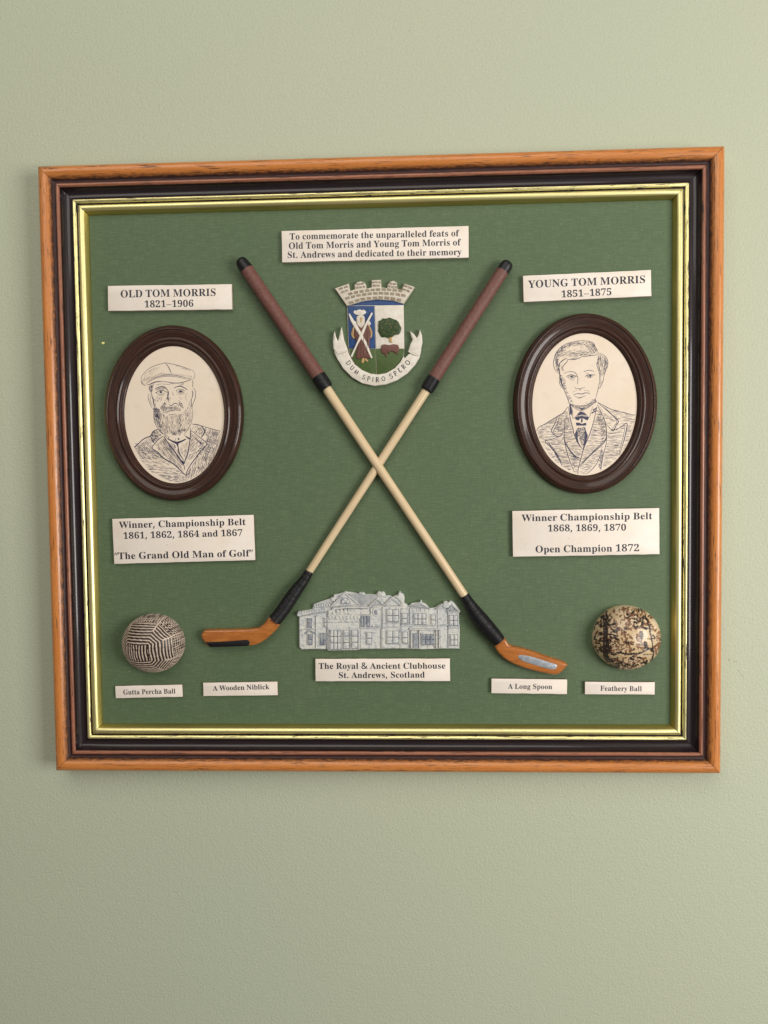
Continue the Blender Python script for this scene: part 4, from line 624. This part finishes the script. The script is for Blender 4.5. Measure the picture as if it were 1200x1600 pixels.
panel('shield_field', [(581,939),(911,937),(903,1012),(850,1116),(780,1180),(690,1222),(590,1235)], C_GREEN, z0+.15, label='green ground under the boar')
# mural crown
crown_o = [(97,228),(262,172),(280,256),(332,240),(330,188),(362,154),(400,145),(440,154),(465,186),(472,231),(530,216),(530,131),(640,127),(646,215),(714,226),(718,186),(750,146),(790,138),(825,162),(832,231),(880,246),(915,172),(1036,213),(905,410),(780,372),(600,358),(430,378),(240,434)]
cr_ = panel('mural_crown', crown_o, C_CREAM, z0+.9, BH, .22)
bag = Bag(); rb = random.Random(5); brk = [0]
def quad(cx, cy, w, h, ang):
    a = math.radians(ang); ca, sa = math.cos(a), math.sin(a); j = lambda: rb.uniform(-2.2, 2.2)
    q = K([(cx+x*ca-y*sa+j(), cy+x*sa+y*ca+j()) for x, y in ((-w/2,-h/2),(w/2,-h/2),(w/2,h/2),(-w/2,h/2))], z0+1); brk[0] += 1; puff(bag, q, z0+.85, z0+1.06+(brk[0] % 9)*.006, .07, 1)
for row, (yl, ym, yr, xl, xr, nb, off) in enumerate(((404,338,374,255,885,9,0),(352,287,318,215,935,11,.5),(300,245,262,250,898,10,0))):
    for i in range(nb):
        t = (i+.5)/nb; x = xl+(xr-xl)*t; y = (yl*(1-t)+yr*t) - (((yl+yr)/2-ym))*4*t*(1-t); quad(x, y, (xr-xl)/nb*.78, 30, (t-.5)*34*-1*-1)
for cx, cy, n, w_, a in ((585,158,3,28,0),(585,196,2,38,0),(395,178,2,40,-8),(398,215,3,32,-8),(778,175,2,34,8),(775,210,3,30,8),(200,222,2,52,-18),(215,262,2,40,-18),(955,212,2,50,20),(935,252,2,42,20)):
    for i in range(n):
        f = (i-(n-1)/2)*(w_+8); quad(cx+f*math.cos(math.radians(a)), cy+f*math.sin(math.radians(a)), w_, 22, a)
crest.part('crown_brick', bag, C_BRICK, cr_, stuff=True)
# saint
sz = z0+.75
panel('robe', [(345,640),(400,660),(455,640),(500,680),(520,760),(505,860),(512,960),(538,1035),(480,1052),(420,1040),(380,1056),(345,1040),(352,960),(362,880),(330,800),(322,740),(325,690)], C_BROWN, sz, z0-.1, .35, 2, dome=.2)
panel('arm', [(322,665),(300,720),(290,770),(312,812),(330,815),(322,770),(322,720),(332,690)], C_OCHRE, sz-.1, z0-.1, .2, 2)
panel('arm', [(500,655),(522,700),(538,740),(530,800),(512,806),(505,760),(500,710),(488,680)], C_OCHRE, sz-.1, z0-.1, .2, 2)
panel('sleeve', [(305,620),(340,612),(352,650),(330,672),(308,660)], C_CREAM, sz, z0-.1, .2, 2)
panel('sleeve', [(470,620),(505,612),(520,645),(500,665),(475,655)], C_CREAM, sz, z0-.1, .2, 2)
panel('head', [(355,560),(400,538),(440,552),(450,600),(445,650),(425,690),(408,698),(385,688),(358,650),(352,600)], C_CREAM, sz+.15, z0-.1, .3, 2, dome=.15)
panel('beard', [(390,578),(404,566),(418,578),(414,604),(404,640),(394,606)], C_OCHRE, sz+.36, z0, .15, 2)
panel('halo', [(315,505),(330,485),(352,490),(372,478),(395,474),(415,484),(438,478),(462,496),(465,515),(440,535),(400,545),(355,540),(325,525)], C_WHITE, sz-.25, z0-.1, .25, 1)
bag = Bag(); puff(bag, K([(258,530),(272,522),(320,600),(360,660),(405,742),(470,860),(540,1040),(524,1050),(445,880),(385,775),(330,690),(285,610)], sz+.5), z0-.1, sz+.45, .2, 2)
crest.part('saltire_bar', bag, C_WHITE)
bag = Bag(); puff(bag, K([(528,510),(544,520),(480,640),(425,790),(370,880),(300,1036),(282,1026),(345,890),(395,770),(450,650)], sz+.6), z0-.1, sz+.6, .2, 2)
crest.part('saltire_bar', bag, C_WHITE)
panel('foot', [(418,1050),(440,1040),(448,1070),(430,1108),(412,1102),(410,1075)], C_OCHRE, sz-.1, z0-.1, .2, 1); panel('foot', [(450,1045),(470,1052),(492,1082),(478,1090),(455,1078)], C_OCHRE, sz-.1, z0-.1, .2, 1)
bag = Bag()
for q in ([(372,720),(366,820),(372,920),(360,1035)],[(430,690),(438,800),(430,920),(440,1035)],[(470,700),(482,820),(476,940),(500,1035)],[(400,840),(402,940),(396,1045)],[(345,700),(340,760),(348,820)],[(645,905),(650,950)],[(300,700),(316,790)],[(522,720),(516,790)]):
    q = smoothed(K(q, sz+.9), 4, False) if len(q) > 2 else K(q, sz+.9); ribbon(bag, q, .22, sz+.52 if q[0][1] < 1e9 else sz, True)
crest.part('paint_line', bag, C_DARK, stuff=True, smooth=0)
bag = Bag(); q = inset(ccw(K(crown_o, z0+.9)), .2); ribbon(bag, q+[q[0]], .16, z0+.86, False); crest.part('edge_line', bag, C_BRICK, cr_, smooth=0)
# tree and boar
tr = panel('tree_crown', [(607,650),(612,610),(640,600),(660,578),(700,582),(742,568),(780,585),(820,598),(845,620),(862,660),(880,690),(870,730),(850,765),(800,772),(765,800),(720,808),(690,798),(645,800),(622,760),(605,730),(608,690)], C_LEAF, sz+.3, z0-.1, .5, 1, dome=.35)
bag = Bag()
for i in range(46):
    a = rb.uniform(0, 6.28); r = rb.random()**.5; x, y = 742+118*r*math.cos(a), 690+100*r*math.sin(a); w = rb.uniform(8,17); an = rb.uniform(0, 3.14)
    puff(bag, smoothed(K([(x+w*math.cos(an), y+w*math.sin(an)), (x-w*.5*math.sin(an), y+w*.5*math.cos(an)), (x-w*math.cos(an), y-w*math.sin(an)), (x+w*.5*math.sin(an), y-w*.5*math.cos(an))], sz+.6), 2), sz, sz+.75+rb.uniform(0,.2), .15, 2)
crest.part('leaf_clump', bag, C_LEAF, tr, stuff=True)
bag = Bag()
for x, y, a, l in ((740,650,80,34),(762,690,100,26),(812,672,-60,30),(640,660,40,20),(700,640,-30,18),(680,745,35,34),(790,740,-45,22),(650,700,60,16),(830,640,20,14),(720,610,70,20),(770,620,-80,16)):
    ribbon_p = [(x-l/2*math.cos(math.radians(a)), y-l/2*math.sin(math.radians(a))), (x+l/2*math.cos(math.radians(a)), y+l/2*math.sin(math.radians(a)))]
    (x0,y0),(x1,y1) = ribbon_p; nx, ny = -(y1-y0)/l*4, (x1-x0)/l*4; puff(bag, K([(x0,y0),(x0+nx,y0+ny),(x1+nx*.5,y1+ny*.5),(x1,y1)], sz+1), sz+.3, sz+1.02, .05, 1)
crest.part('gold_fleck', bag, C_OCHRE, tr, stuff=True)
panel('tree_trunk', [(725,795),(770,795),(766,830),(772,860),(745,862),(735,850),(738,825)], C_OCHRE, sz, z0-.1, .25, 1)
panel('boar', [(648,892),(680,884),(740,892),(790,882),(838,890),(853,925),(850,965),(840,975),(834,1002),(822,1004),(820,978),(808,976),(803,992),(793,990),(792,970),(760,962),(742,968),(738,992),(727,990),(724,972),(712,975),(706,1034),(690,1030),(688,990),(678,985),(665,1000),(650,985),(638,950),(642,915)], C_BROWN, sz+.1, z0-.1, .28, 1)
# scroll
sc_o = [(112,905),(85,905),(95,985),(130,1060),(200,1170),(300,1270),(420,1340),(560,1370),(700,1352),(830,1302),(950,1222),(1042,1120),(1090,1040),(1112,950),(1075,935),(1010,985),(965,1000),(918,1050),(905,1022),(868,1092),(800,1165),(700,1222),(600,1240),(520,1230),(420,1188),(330,1118),(285,1040),(258,985),(250,950)]
sr = panel('scroll_band', sc_o, C_WHITE, BH+2.6, BH-.05, .2)
panel('scroll_tail', [(80,935),(76,850),(82,770),(95,730),(110,790),(135,850),(150,790),(165,710),(178,678),(190,740),(205,830),(240,920),(250,950),(180,975),(110,980)], C_WHITE, BH+3.1, BH-.05, .35, dome=.2)
panel('scroll_tail', [(1112,945),(1110,930),(1126,862),(1120,780),(1095,710),(1080,770),(1062,812),(1030,770),(1005,748),(978,726),(990,775),(1010,830),(985,880),(962,955),(1000,985),(1060,1000)], C_WHITE, BH+3.1, BH-.05, .35, dome=.2)
bag = Bag(); tube(bag, [(*K([p], BH+3.2)[0], BH+2.9, .55) for p in ((118,990),(150,985),(190,975),(225,962),(252,948))], 10); crest.part('scroll_fold', bag, C_WHITE)
bag = Bag(); tube(bag, [(*K([p], BH+3.2)[0], BH+2.9, .55) for p in ((962,962),(990,985),(1025,1002),(1062,1012),(1085,1005))], 10); crest.part('scroll_fold', bag, C_WHITE)
bag = Bag(); hz = BH+2.6
LET = {'D': [[(.12,0),(.12,1)],[(.0,1),(.45,.97),(.72,.75),(.74,.4),(.55,.08),(.0,0)]], 'U': [[(.1,1),(.1,.35),(.25,.03),(.5,.03),(.65,.35),(.65,1)],[(0,1),(.2,1)],[(.55,1),(.75,1)]],
 'M': [[(.1,0),(.16,1)],[(.16,1),(.46,.08)],[(.46,.08),(.76,1)],[(.76,1),(.84,0)]], 'S': [[(.6,.82),(.4,1),(.15,.9),(.1,.68),(.35,.52),(.58,.38),(.55,.1),(.3,0),(.04,.16)]], 'P': [[(.12,0),(.12,1)],[(.0,1),(.4,1),(.6,.85),(.55,.55),(.3,.45),(.14,.48)],[(0,0),(.26,0)]],
 'I': [[(.12,0),(.12,1)],[(0,0),(.24,0)],[(0,1),(.24,1)]], 'R': [[(.12,0),(.12,1)],[(.0,1),(.4,1),(.58,.85),(.52,.58),(.3,.5),(.14,.52)],[(.3,.5),(.7,0)],[(0,0),(.26,0)]], 'O': [[(.38,0),(.1,.15),(.0,.5),(.1,.85),(.38,1),(.66,.85),(.76,.5),(.66,.15),(.38,0)]],
 'E': [[(.12,0),(.12,1)],[(.0,1),(.55,1),(.55,.86)],[(.12,.52),(.42,.52)],[(.0,0),(.56,0),(.6,.16)]]}
for c, x, y, a, hh in (('D',258,1102,52,52),('U',302,1160,44,48),('M',352,1212,35,50),('S',437,1268,20,52),('P',495,1287,12,48),('I',545,1297,6,46),('R',598,1300,0,52),('O',668,1288,-9,48),('S',757,1258,-24,54),('P',808,1226,-32,50),('E',858,1188,-38,48),('R',905,1148,-43,50),('O',952,1100,-50,52)):
    an = math.radians(a); ca, sa = math.cos(an), math.sin(an); xs = [p[0] for q in LET[c] for p in q]; mx = (min(xs)+max(xs))/2
    for li, q in enumerate(LET[c]):
        q = smoothed(q, 4, False) if c in 'OS' or len(q) > 4 and c != 'M' else q
        q = [((p[0]-mx)*hh, -(p[1]-.5)*hh) for p in q]
        ribbon(bag, K([(x+p[0]*ca-p[1]*sa, y+p[0]*sa+p[1]*ca) for p in q], hz), (.46 if li == 0 and c not in 'SO' else .36)*(1.25 if x > 590 else .95), hz, False)
crest.part('motto', bag, INK, sr, smooth=0)
# ------------------------------------------------------------------ clubhouse relief
F = Crop(450, 900, 1200/280); o = P(590, 970, BH); ch = Thing('clubhouse_relief', 'grey and cream stone relief of a long gabled clubhouse near the bottom centre', 'relief', (o[0], o[1], BH))
cz = BH+1.8
sil = [(62,262),(68,236),(165,222),(168,190),(230,168),(285,150),(290,142),(305,142),(306,125),(345,118),(385,103),(440,112),(472,118),(478,108),(510,110),(516,121),(590,125),(598,112),(606,102),(622,106),(640,104),(650,114),(656,132),(672,128),(686,132),(700,142),(715,130),(735,128),(745,104),(755,104),(758,112),(775,122),(782,142),(778,180),(795,190),(808,200),(830,182),(885,174),(886,162),(896,162),(898,176),(925,190),(950,216),(985,212),(1012,194),(1030,185),(1042,188),(1040,172),(1058,168),(1075,176),(1085,165),(1098,168),(1112,180),(1140,215),(1156,236),(1146,245),(1146,325),(1150,332),(1148,487),(1025,487),(900,491),(760,486),(620,489),(482,490),(470,497),(270,500),(262,492),(170,490),(90,493),(75,478),(72,272)]
def CH(name, poly, h, mat=STONE, bev=.15, h0=None, parent=None, segs=1, sm=0, tilt=None):
    bag = Bag(); q = F(poly, cz+h); q = smoothed(q, sm) if sm else q; puff(bag, q, cz-.1 if h0 is None else h0, cz+h*1.25, bev, segs, tilt=tilt)
    if name in ('wall_block', 'gable_coping', 'string_course', 'gable', 'pilaster'):
        r = inset(ccw(q), .17 if name != 'gable' else .5); ribbon(WL, r+[r[0]], .13, cz+h*1.25-.01, False)
    return ch.part(name, bag, mat, parent, smooth=40)
rw = random.Random(2); WL = Bag()
base = CH('facade', sil, 0, STONE, .3, BH-.05, segs=2)
R_ = lambda x0, y0, x1, y1: [(x0,y0),(x1,y0),(x1,y1),(x0,y1)]
for q, h in ((((76,272),(184,256),(186,488),(92,490),(78,474)),.35),(((190,256),(258,248),(260,488),(190,488)),.2),(((264,268),(340,232),(480,228),(478,352),(264,356)),.7),(((552,212),(624,206),(624,330),(552,338)),.55),(((632,205),(752,200),(752,484),(632,486)),.6),(((484,350),(622,346),(622,486),(484,487)),.3),(((757,215),(808,215),(812,482),(757,484)),.3),(((815,215),(945,218),(945,325),(815,325)),.5),(((1000,228),(1068,222),(1070,484),(1024,484),(1000,330)),.3),(((1070,240),(1142,242),(1144,484),(1072,484)),.5)):
    CH('wall_block', q, h)
rf = CH('roof', [(402,116),(590,128),(560,160),(538,200),(492,200),(470,180)], .35, ROOF); CH('roof', [(175,196),(290,155),(300,160),(290,206),(175,214)], .3, ROOF); CH('roof', [(600,132),(690,140),(668,150),(645,180),(620,150)], .3); CH('roof', [(705,150),(770,150),(775,185),(760,190)], .3)
def gable(apex, l, r, t, h, fill=None):
    (ax, ay), (lx, ly), (rx, ry) = apex, l, r
    CH('gable', [apex, r, l], h, fill or STONE, .12)
    CH('gable_coping', [(ax,ay-t*.6),(rx+t*.6,ry),(rx-t*.7,ry+t*.3),(ax,ay+t),(lx+t*.7,ly+t*.3),(lx-t*.6,ly)], h+.45, STONE, .15)
gable((382,112), (286,206), (482,192), 11, .7); gable((598,150), (546,205), (638,192), 9, .7, ROOF); gable((695,148), (640,196), (762,196), 9, .7); gable((885,182), (815,208), (945,215), 8, .6, ROOF); gable((1028,192), (988,224), (1056,216), 7, .55); gable((1102,196), (1066,234), (1150,238), 8, .65, SLATE)
CH('lunette', [(385+34*math.cos(a), 186-42*math.sin(a)) for a in np.linspace(0, math.pi, 12)], 1.15, SLATE, .1); bag = Bag()
for a0, a1 in ((.15,.9),(1.05,2.05),(2.2,2.95)):
    puff(bag, F([(385+10*math.cos(a0),184-12*math.sin(a0)),(385+28*math.cos(a0),184-34*math.sin(a0)),(385+28*math.cos((a0+a1)/2),184-35*math.sin((a0+a1)/2)),(385+28*math.cos(a1),184-34*math.sin(a1)),(385+10*math.cos(a1),184-12*math.sin(a1))], cz+1.6), cz+1.3, cz+1.68, .07, 1)
ch.part('lunette_pane', bag, STONE)
# entablatures, string courses
for q, h in ((((60,264),(66,242),(170,228),(262,220),(262,238),(170,250),(68,272)),.75),(((264,262),(300,212),(400,202),(540,206),(540,218),(400,216),(312,226),(268,276)),1.0),(((262,352),(478,350),(478,362),(262,364)),.95),(((262,306),(478,302),(478,310),(262,314)),.9),(((75,354),(186,352),(186,359),(75,361)),.6),(((482,344),(625,340),(625,348),(482,352)),.65),(((630,338),(755,334),(755,344),(630,348)),.8),(((755,326),(1148,322),(1148,331),(755,336)),.8),(((812,350),(1022,350),(1022,362),(812,362)),1.1),(((482,266),(545,262),(545,268),(482,272)),.5),(((628,312),(755,310),(755,316),(628,318)),.7),(((1068,236),(1152,238),(1150,246),(1068,246)),1.0),(((1072,346),(1146,346),(1146,351),(1072,351)),.7)):
    CH('string_course', q, h)
bag = Bag()   # parapet balusters and frieze blocks
for x in range(76, 258, 17): puff(bag, F(R_(x, 238-(x-76)*.1, x+11, 250-(x-76)*.1), cz+1), cz, cz+1.345, .08, 1)
for x in range(176, 288, 16): puff(bag, F(R_(x, 190, x+10, 208), cz+1), cz, cz+0.895, .08, 1)
for x in range(272, 410, 26): puff(bag, F(R_(x, 228-(x-272)*.05, x+19, 262-(x-272)*.05), cz+1), cz, cz+1.308, .1, 1)
for x in range(415, 545, 4000): puff(bag, F(R_(x, 222, 538, 258), cz+1), cz, cz+1.245, .12, 1)
for x in range(272, 476, 24): puff(bag, smoothed(F([(x,268),(x+18,266),(x+16,284),(x+9,292),(x+2,284)], cz+1), 2), cz, cz+1.370, .15, 1)
for x in range(836, 940, 26): puff(bag, F(R_(x, 222, x+18, 238), cz+1), cz, cz+1.058, .08, 1)
for x, y in ((486,320),(508,325),(565,325),(590,322)): puff(bag, F(R_(x, y, x+18, y+16), cz+1), cz, cz+1.183, .1, 1)
ch.part('carved_block', bag, STONE, stuff=True)
# chimneys
for q in ([(600,138),(602,112),(612,104),(622,112),(632,106),(646,112),(650,138)],[(716,140),(718,130),(738,132),(748,108),(758,116),(774,124),(780,142),(776,180),(762,190),(750,165)],[(290,166),(292,145),(306,144),(308,130),(318,128),(320,150),(312,170)],[(1042,212),(1042,178),(1054,172),(1064,180),(1078,176),(1090,170),(1100,180),(1090,196),(1072,214)],[(474,122),(480,112),(508,112),(514,124),(500,130)],[(884,182),(888,166),(895,166),(898,182)]):
    CH('chimney', q, .95, STONE, .3, segs=2, sm=1)
CH('oriel', [(588+22*math.cos(a), 242-30*math.sin(a)) for a in np.linspace(0, 6.28, 17)[:-1]], .95, STONE, .25); CH('oriel_panel', [(588+11*math.cos(a), 242-17*math.sin(a)) for a in np.linspace(0, 6.28, 13)[:-1]], 1.2, SLATE, .15)
def window(x0, y0, x1, y1, nx, ny, b=.7, dark=False):
    f = CH('window', R_(x0-5, y0-5, x1+5, y1+5), b+.12, STONE, .1); CH('window_recess', R_(x0-1, y0-1, x1+1, y1+1), b+.15, RECESS, .03, parent=f)
    dx, dy = (x1-x0)/nx, (y1-y0)/ny; g = 4.2
    for i in range(nx):
        for j in range(ny):
            bag = Bag(); px0, py0 = x0+i*dx+g*.3, y0+j*dy+g*.5
            puff(bag, smoothed(F([(px0,py0+2),(px0+2,py0),(px0+dx-g-1,py0),(px0+dx-g,py0+2),(px0+dx-g,py0+dy-g-2),(px0+dx-g-2,py0+dy-g),(px0+2,py0+dy-g),(px0,py0+dy-g-2)], cz+b*1.25+.5), 1), cz+b*1.25, cz+b*1.25+.55, .16, 2)
            ch.part('pane', bag, SLATE if dark else STONE, f)
for a in ((662,224,742,306,2,2,.9),(764,250,800,318,1,2,.6),(843,250,925,326,3,2,.8),(958,260,990,330,1,2,.3),(1080,262,1138,334,2,2,.8),(486,266,548,340,3,1,.6,True),(662,368,742,452,2,2,.9),(768,374,802,452,1,2,.6),(894,390,980,460,3,2,.6,True),(1087,392,1138,465,2,2,.8),(528,378,562,456,1,2,.6),(282,362,356,492,3,3,.7),(370,362,410,488,1,3,.7),(426,362,468,486,1,3,.7),(128,284,160,346,1,2,.6,True),(132,390,164,460,1,2,.6,True),(214,384,256,462,2,1,.5,True),(242,282,258,340,1,2,.5)): window(*a)
CH('window_pediment', [(112,382),(144,358),(178,380),(170,386),(145,370),(120,388)], .95, SLATE, .1)
CH('door', R_(838,384,872,484), .7, SLATE); CH('pilaster', R_(822,366,834,486), 1.0, STONE); CH('pilaster', R_(876,366,886,486), 1.0, STONE); CH('pilaster', R_(990,366,1002,486), 1.0, STONE); CH('pilaster', R_(1010,366,1022,486), 1.0, STONE)
for x in (266, 358, 414, 472): CH('pilaster', R_(x-3, 364, x+5, 494), 1.0, STONE)
for x in (188, 478, 628, 754): CH('quoin', R_(x-3, 270 if x < 200 else 355, x+4, 486), .95, STONE)
for y in range(268, 480, 22):   # coursed masonry scratches
    for x in range(84, 1140, 40):
        if rw.random() < .35: q = F([(x+rw.uniform(0,16), y), (x+rw.uniform(20,38), y+rw.uniform(-1,1))], cz+.9); ribbon(WL, q, .09, cz+.75, False)
for k in range(16): q = F([(410+k*11, 122), (492+k*3.4, 192)], cz+.5); ribbon(WL, q, .09, cz+.43, False)
ch.part('wash_line', WL, WASHL, base, stuff=True, smooth=0)
# ------------------------------------------------------------------ balls
def dome_mesh(cx, cy, rx, ry, hz, N, fn, lump=None):
    """near-hemisphere with a relief/ink function of the polar map; returns Bag + ink list"""
    g = np.linspace(-1, 1, N+1); X, Y = np.meshgrid(g, g)
    r = np.maximum(np.abs(X), np.abs(Y)); rr = np.hypot(X, Y); rr[rr == 0] = 1; th = r*math.radians(100); A_, B_ = X/rr*th, Y/rr*th   # square to disc
    s = np.sin(th)/np.where(th == 0, 1, th); dx, dy, dz = A_*s, B_*s, np.cos(th); dx[th == 0] = 0; dy[th == 0] = 0
    d, ink, *more = fn(A_, B_, dx, dy, dz)
    lum = lump(dx, dy, dz) if lump is not None else 0
    k = 1+(d+lum)/rx; u = cx+dx*rx*k; v = cy+dy*ry*k; h = hz[0]+dz*hz[1]*k
    V = np.stack([u.ravel(), v.ravel(), h.ravel()], 1); n = N+1; I = (np.arange(N)[:,None]*n+np.arange(N)[None,:]).ravel()
    Fc = np.stack([I, I+1, I+n+1, I+n], 1); return V, Fc, ink.ravel(), [m_.ravel() for m_ in more]
def ball(name, label, c, r, hz, N, mat, fn, lump=None):
    (cx, cy), (rx, ry) = c, r; V, Fc, ink, more = dome_mesh(cx, cy, rx, ry, hz, N, fn, lump); o = (cx, cy, BH)
    me = D.meshes.new(name); me.from_pydata(to_world(V, o).tolist(), [], Fc.tolist()); me.materials.append(mat); me.polygons.foreach_set('use_smooth', [True]*len(me.polygons))
    at = me.attributes.new('ink', 'FLOAT', 'POINT'); at.data.foreach_set('value', ink.astype(np.float32))
    for m_ in more: me.attributes.new('brown', 'FLOAT', 'POINT').data.foreach_set('value', m_.astype(np.float32))
    me.update()
    ob = D.objects.new(name, me); COL.objects.link(ob); ob.location = to_world([o])[0].tolist(); ob['label'] = label; ob['category'] = 'ball'; return ob
def wob(a, b, seed, amp, fr):
    q = np.random.default_rng(seed); o = 0
    for i in range(6):
        kx, ky, p = q.normal(0, fr, 3); o = o+np.sin(kx*a+ky*b+p*3)
    return o*amp/6**.5
def gutta(A_, B_, dx, dy, dz):
    # rotate so that the centre panel's direction is the pole
    q0 = np.array([-.29, -.185]); z = math.sqrt(1-q0@q0); n = np.array([q0[0], q0[1], z]); e1 = np.array([z, 0, -q0[0]]); e1 /= np.linalg.norm(e1); e2 = np.cross(n, e1)
    x = dx*e1[0]+dy*e1[1]+dz*e1[2]; y = dx*e2[0]+dy*e2[1]+dz*e2[2]; w_ = dx*n[0]+dy*n[1]+dz*n[2]
    t = np.arccos(np.clip(w_, -1, 1)); s = np.hypot(x, y); s[s == 0] = 1; a = x/s*t + wob(dx, dy, 1, .008, 14); b = y/s*t + wob(dx, dy, 2, .008, 14)
    
    dg = .766*(np.abs(a)+np.abs(b))-.146
    d = np.maximum(np.maximum(np.abs(a)-.03, np.abs(b)+.07), dg); S = .104
    rib = .5+.5*np.cos(2*math.pi*(d-.42)/S)
    sq = (d < .36); st_ = .5+.5*np.cos(2*math.pi*(a+wob(dx, dy, 4, .012, 9))/.100); rib = np.where(sq, st_*np.clip((.372-d)/.015, 0, 1), rib)
    br = wob(dx, dy, 9, 1, 22); rib = np.where(sq & (br > 1.4), .1, rib)
    grid = d > 1.20; gr = np.minimum(1, .80*np.maximum(.5+.5*np.cos(2*math.pi*d/.10), .5+.5*np.cos(2*math.pi*(np.where(np.abs(b) > np.abs(a), a, b))/.115)))
    rib = np.where(grid, gr, rib)
    sec = np.abs(np.maximum(np.abs(a)-.03, np.abs(b)+.07)-dg); seam = (sec < .022) & (d > .85); rib = np.where(seam, 1, rib)
    rough = wob(dx, dy, 7, .10, 40)
    m = np.clip((rib+rough-.59)/.16, 0, 1); return .30*m, 1-m
S1 = lambda px: px*.4095
c = P(238.6, 1006.5, BH+3); ball('golf_ball', 'small half-round golf ball with black and cream ribbed rings, lower left corner', (c[0]+.45, c[1]+.6), (S1(51.5)*.955, S1(48.5)*.955), (BH+1.6, 16.5), 420, GUTTA, gutta)
# feathery: seams and stitches inked on the dome
cF = P(979, 995.6, BH+3); Q = Crop(900, 930, 8)
SEAMS = [[(372,265),(368,330),(362,400),(372,480),(358,560),(365,640),(358,700),(372,760),(395,810),(440,818)],[(350,540),(380,560),(400,690)],[(865,250),(890,310),(915,380),(925,450),(948,530),(955,600),(962,680),(970,740),(950,830)],
 [(385,715),(430,735),(480,745),(520,722),(560,715),(600,740),(680,735),(760,735),(830,715),(880,690),(940,665),(960,690)],[(290,385),(350,378),(430,372)],[(280,495),(350,490),(440,492),(520,515)],[(290,655),(350,650),(440,662)],[(870,400),(950,430)],[(900,545),(985,545)],[(820,285),(900,300)],[(400,705),(450,725)],[(850,745),(950,740)],[(975,640),(1000,625)],[(690,905),(770,870)],[(860,665),(905,660),(945,700)],[(870,600),(880,640)]]
WID = [30,22,11,14,11,12,13,10,10,9,14,8,8,11,12,22]
rF = (S1(54.4)*.965, S1(52.6)*.965); hF = (BH+1.2, 17.5); cFF = (cF[0]+.2, cF[1]-.35)
def project(u, v, h):
    """photo pixel of a point in picture-plane space"""
    q = (np.stack([u-CT[0], v-CT[1], h-H0-CT[2]], -1)) @ CR; return 600+FPX*q[...,0]/-q[...,2], 800-FPX*q[...,1]/-q[...,2]
def feather(A_, B_, dx, dy, dz):
    u = cFF[0]+dx*rF[0]; v = cFF[1]+dy*rF[1]; h = hF[0]+dz*hF[1]; px, py = project(u, v, h); cx, cy = (px-900)*8, (py-930)*8
    cx = cx+wob(cx/100, cy/100, 3, 4, 9); cy = cy+wob(cx/100, cy/100, 5, 4, 9); ink = np.zeros_like(cx); gro = np.zeros_like(cx)
    for seam, w_ in zip(SEAMS, WID):
        for (x0, y0), (x1, y1) in zip(seam[:-1], seam[1:]):
            L2 = (x1-x0)**2+(y1-y0)**2; t = np.clip(((cx-x0)*(x1-x0)+(cy-y0)*(y1-y0))/L2, 0, 1); dd = np.hypot(cx-x0-t*(x1-x0), cy-y0-t*(y1-y0))
            ink = np.maximum(ink, np.clip((w_*1.1-dd)/5, 0, 1)); gro = np.maximum(gro, np.clip(1-dd/(w_*1.3), 0, 1))
    rs = random.Random(4); brown = np.zeros_like(cx)
    for x0, y0, x1, y1, n, pd in ((225,300,320,700,20,.5),(385,300,540,700,40,.3),(560,250,700,700,44,.15),(700,240,860,420,22,.65),(755,420,850,690,18,.15),(955,380,1055,700,18,.2),(420,775,930,940,54,.35),(470,150,880,250,30,.15),(280,200,440,320,16,.7),(860,260,960,420,8,.3)):
        for _ in range(int(n*1.7)):
            x, y = rs.uniform(x0, x1), rs.uniform(y0, y1); a = rs.uniform(-.9, 2.4); l = rs.uniform(14, 44); w_ = rs.uniform(9, 16); ex, ey = x+l*math.cos(a), y+l*math.sin(a); bx_, by_ = ex-x, ey-y
            t = np.clip(((cx-x)*bx_+(cy-y)*by_)/(l*l), 0, 1); m = np.clip((w_-np.hypot(cx-x-t*bx_, cy-y-t*by_))/5, 0, 1)
            if rs.random() < pd: ink = np.maximum(ink, m)
            else: brown = np.maximum(brown, m)
    brown = brown*(dz > 0); ink = ink*(dz > 0)
    vis = dz > .3; gro = gro*vis
    return -.35*gro, ink, brown
ball('golf_ball', 'small half-round cream golf ball with brown mottling and black stitched seams, lower right corner', cFF, rF, hF, 420, FEATHER, feather, lambda x, y, z: wob(x, y, 21, .16, 4)+wob(x, y, 22, .05, 12))
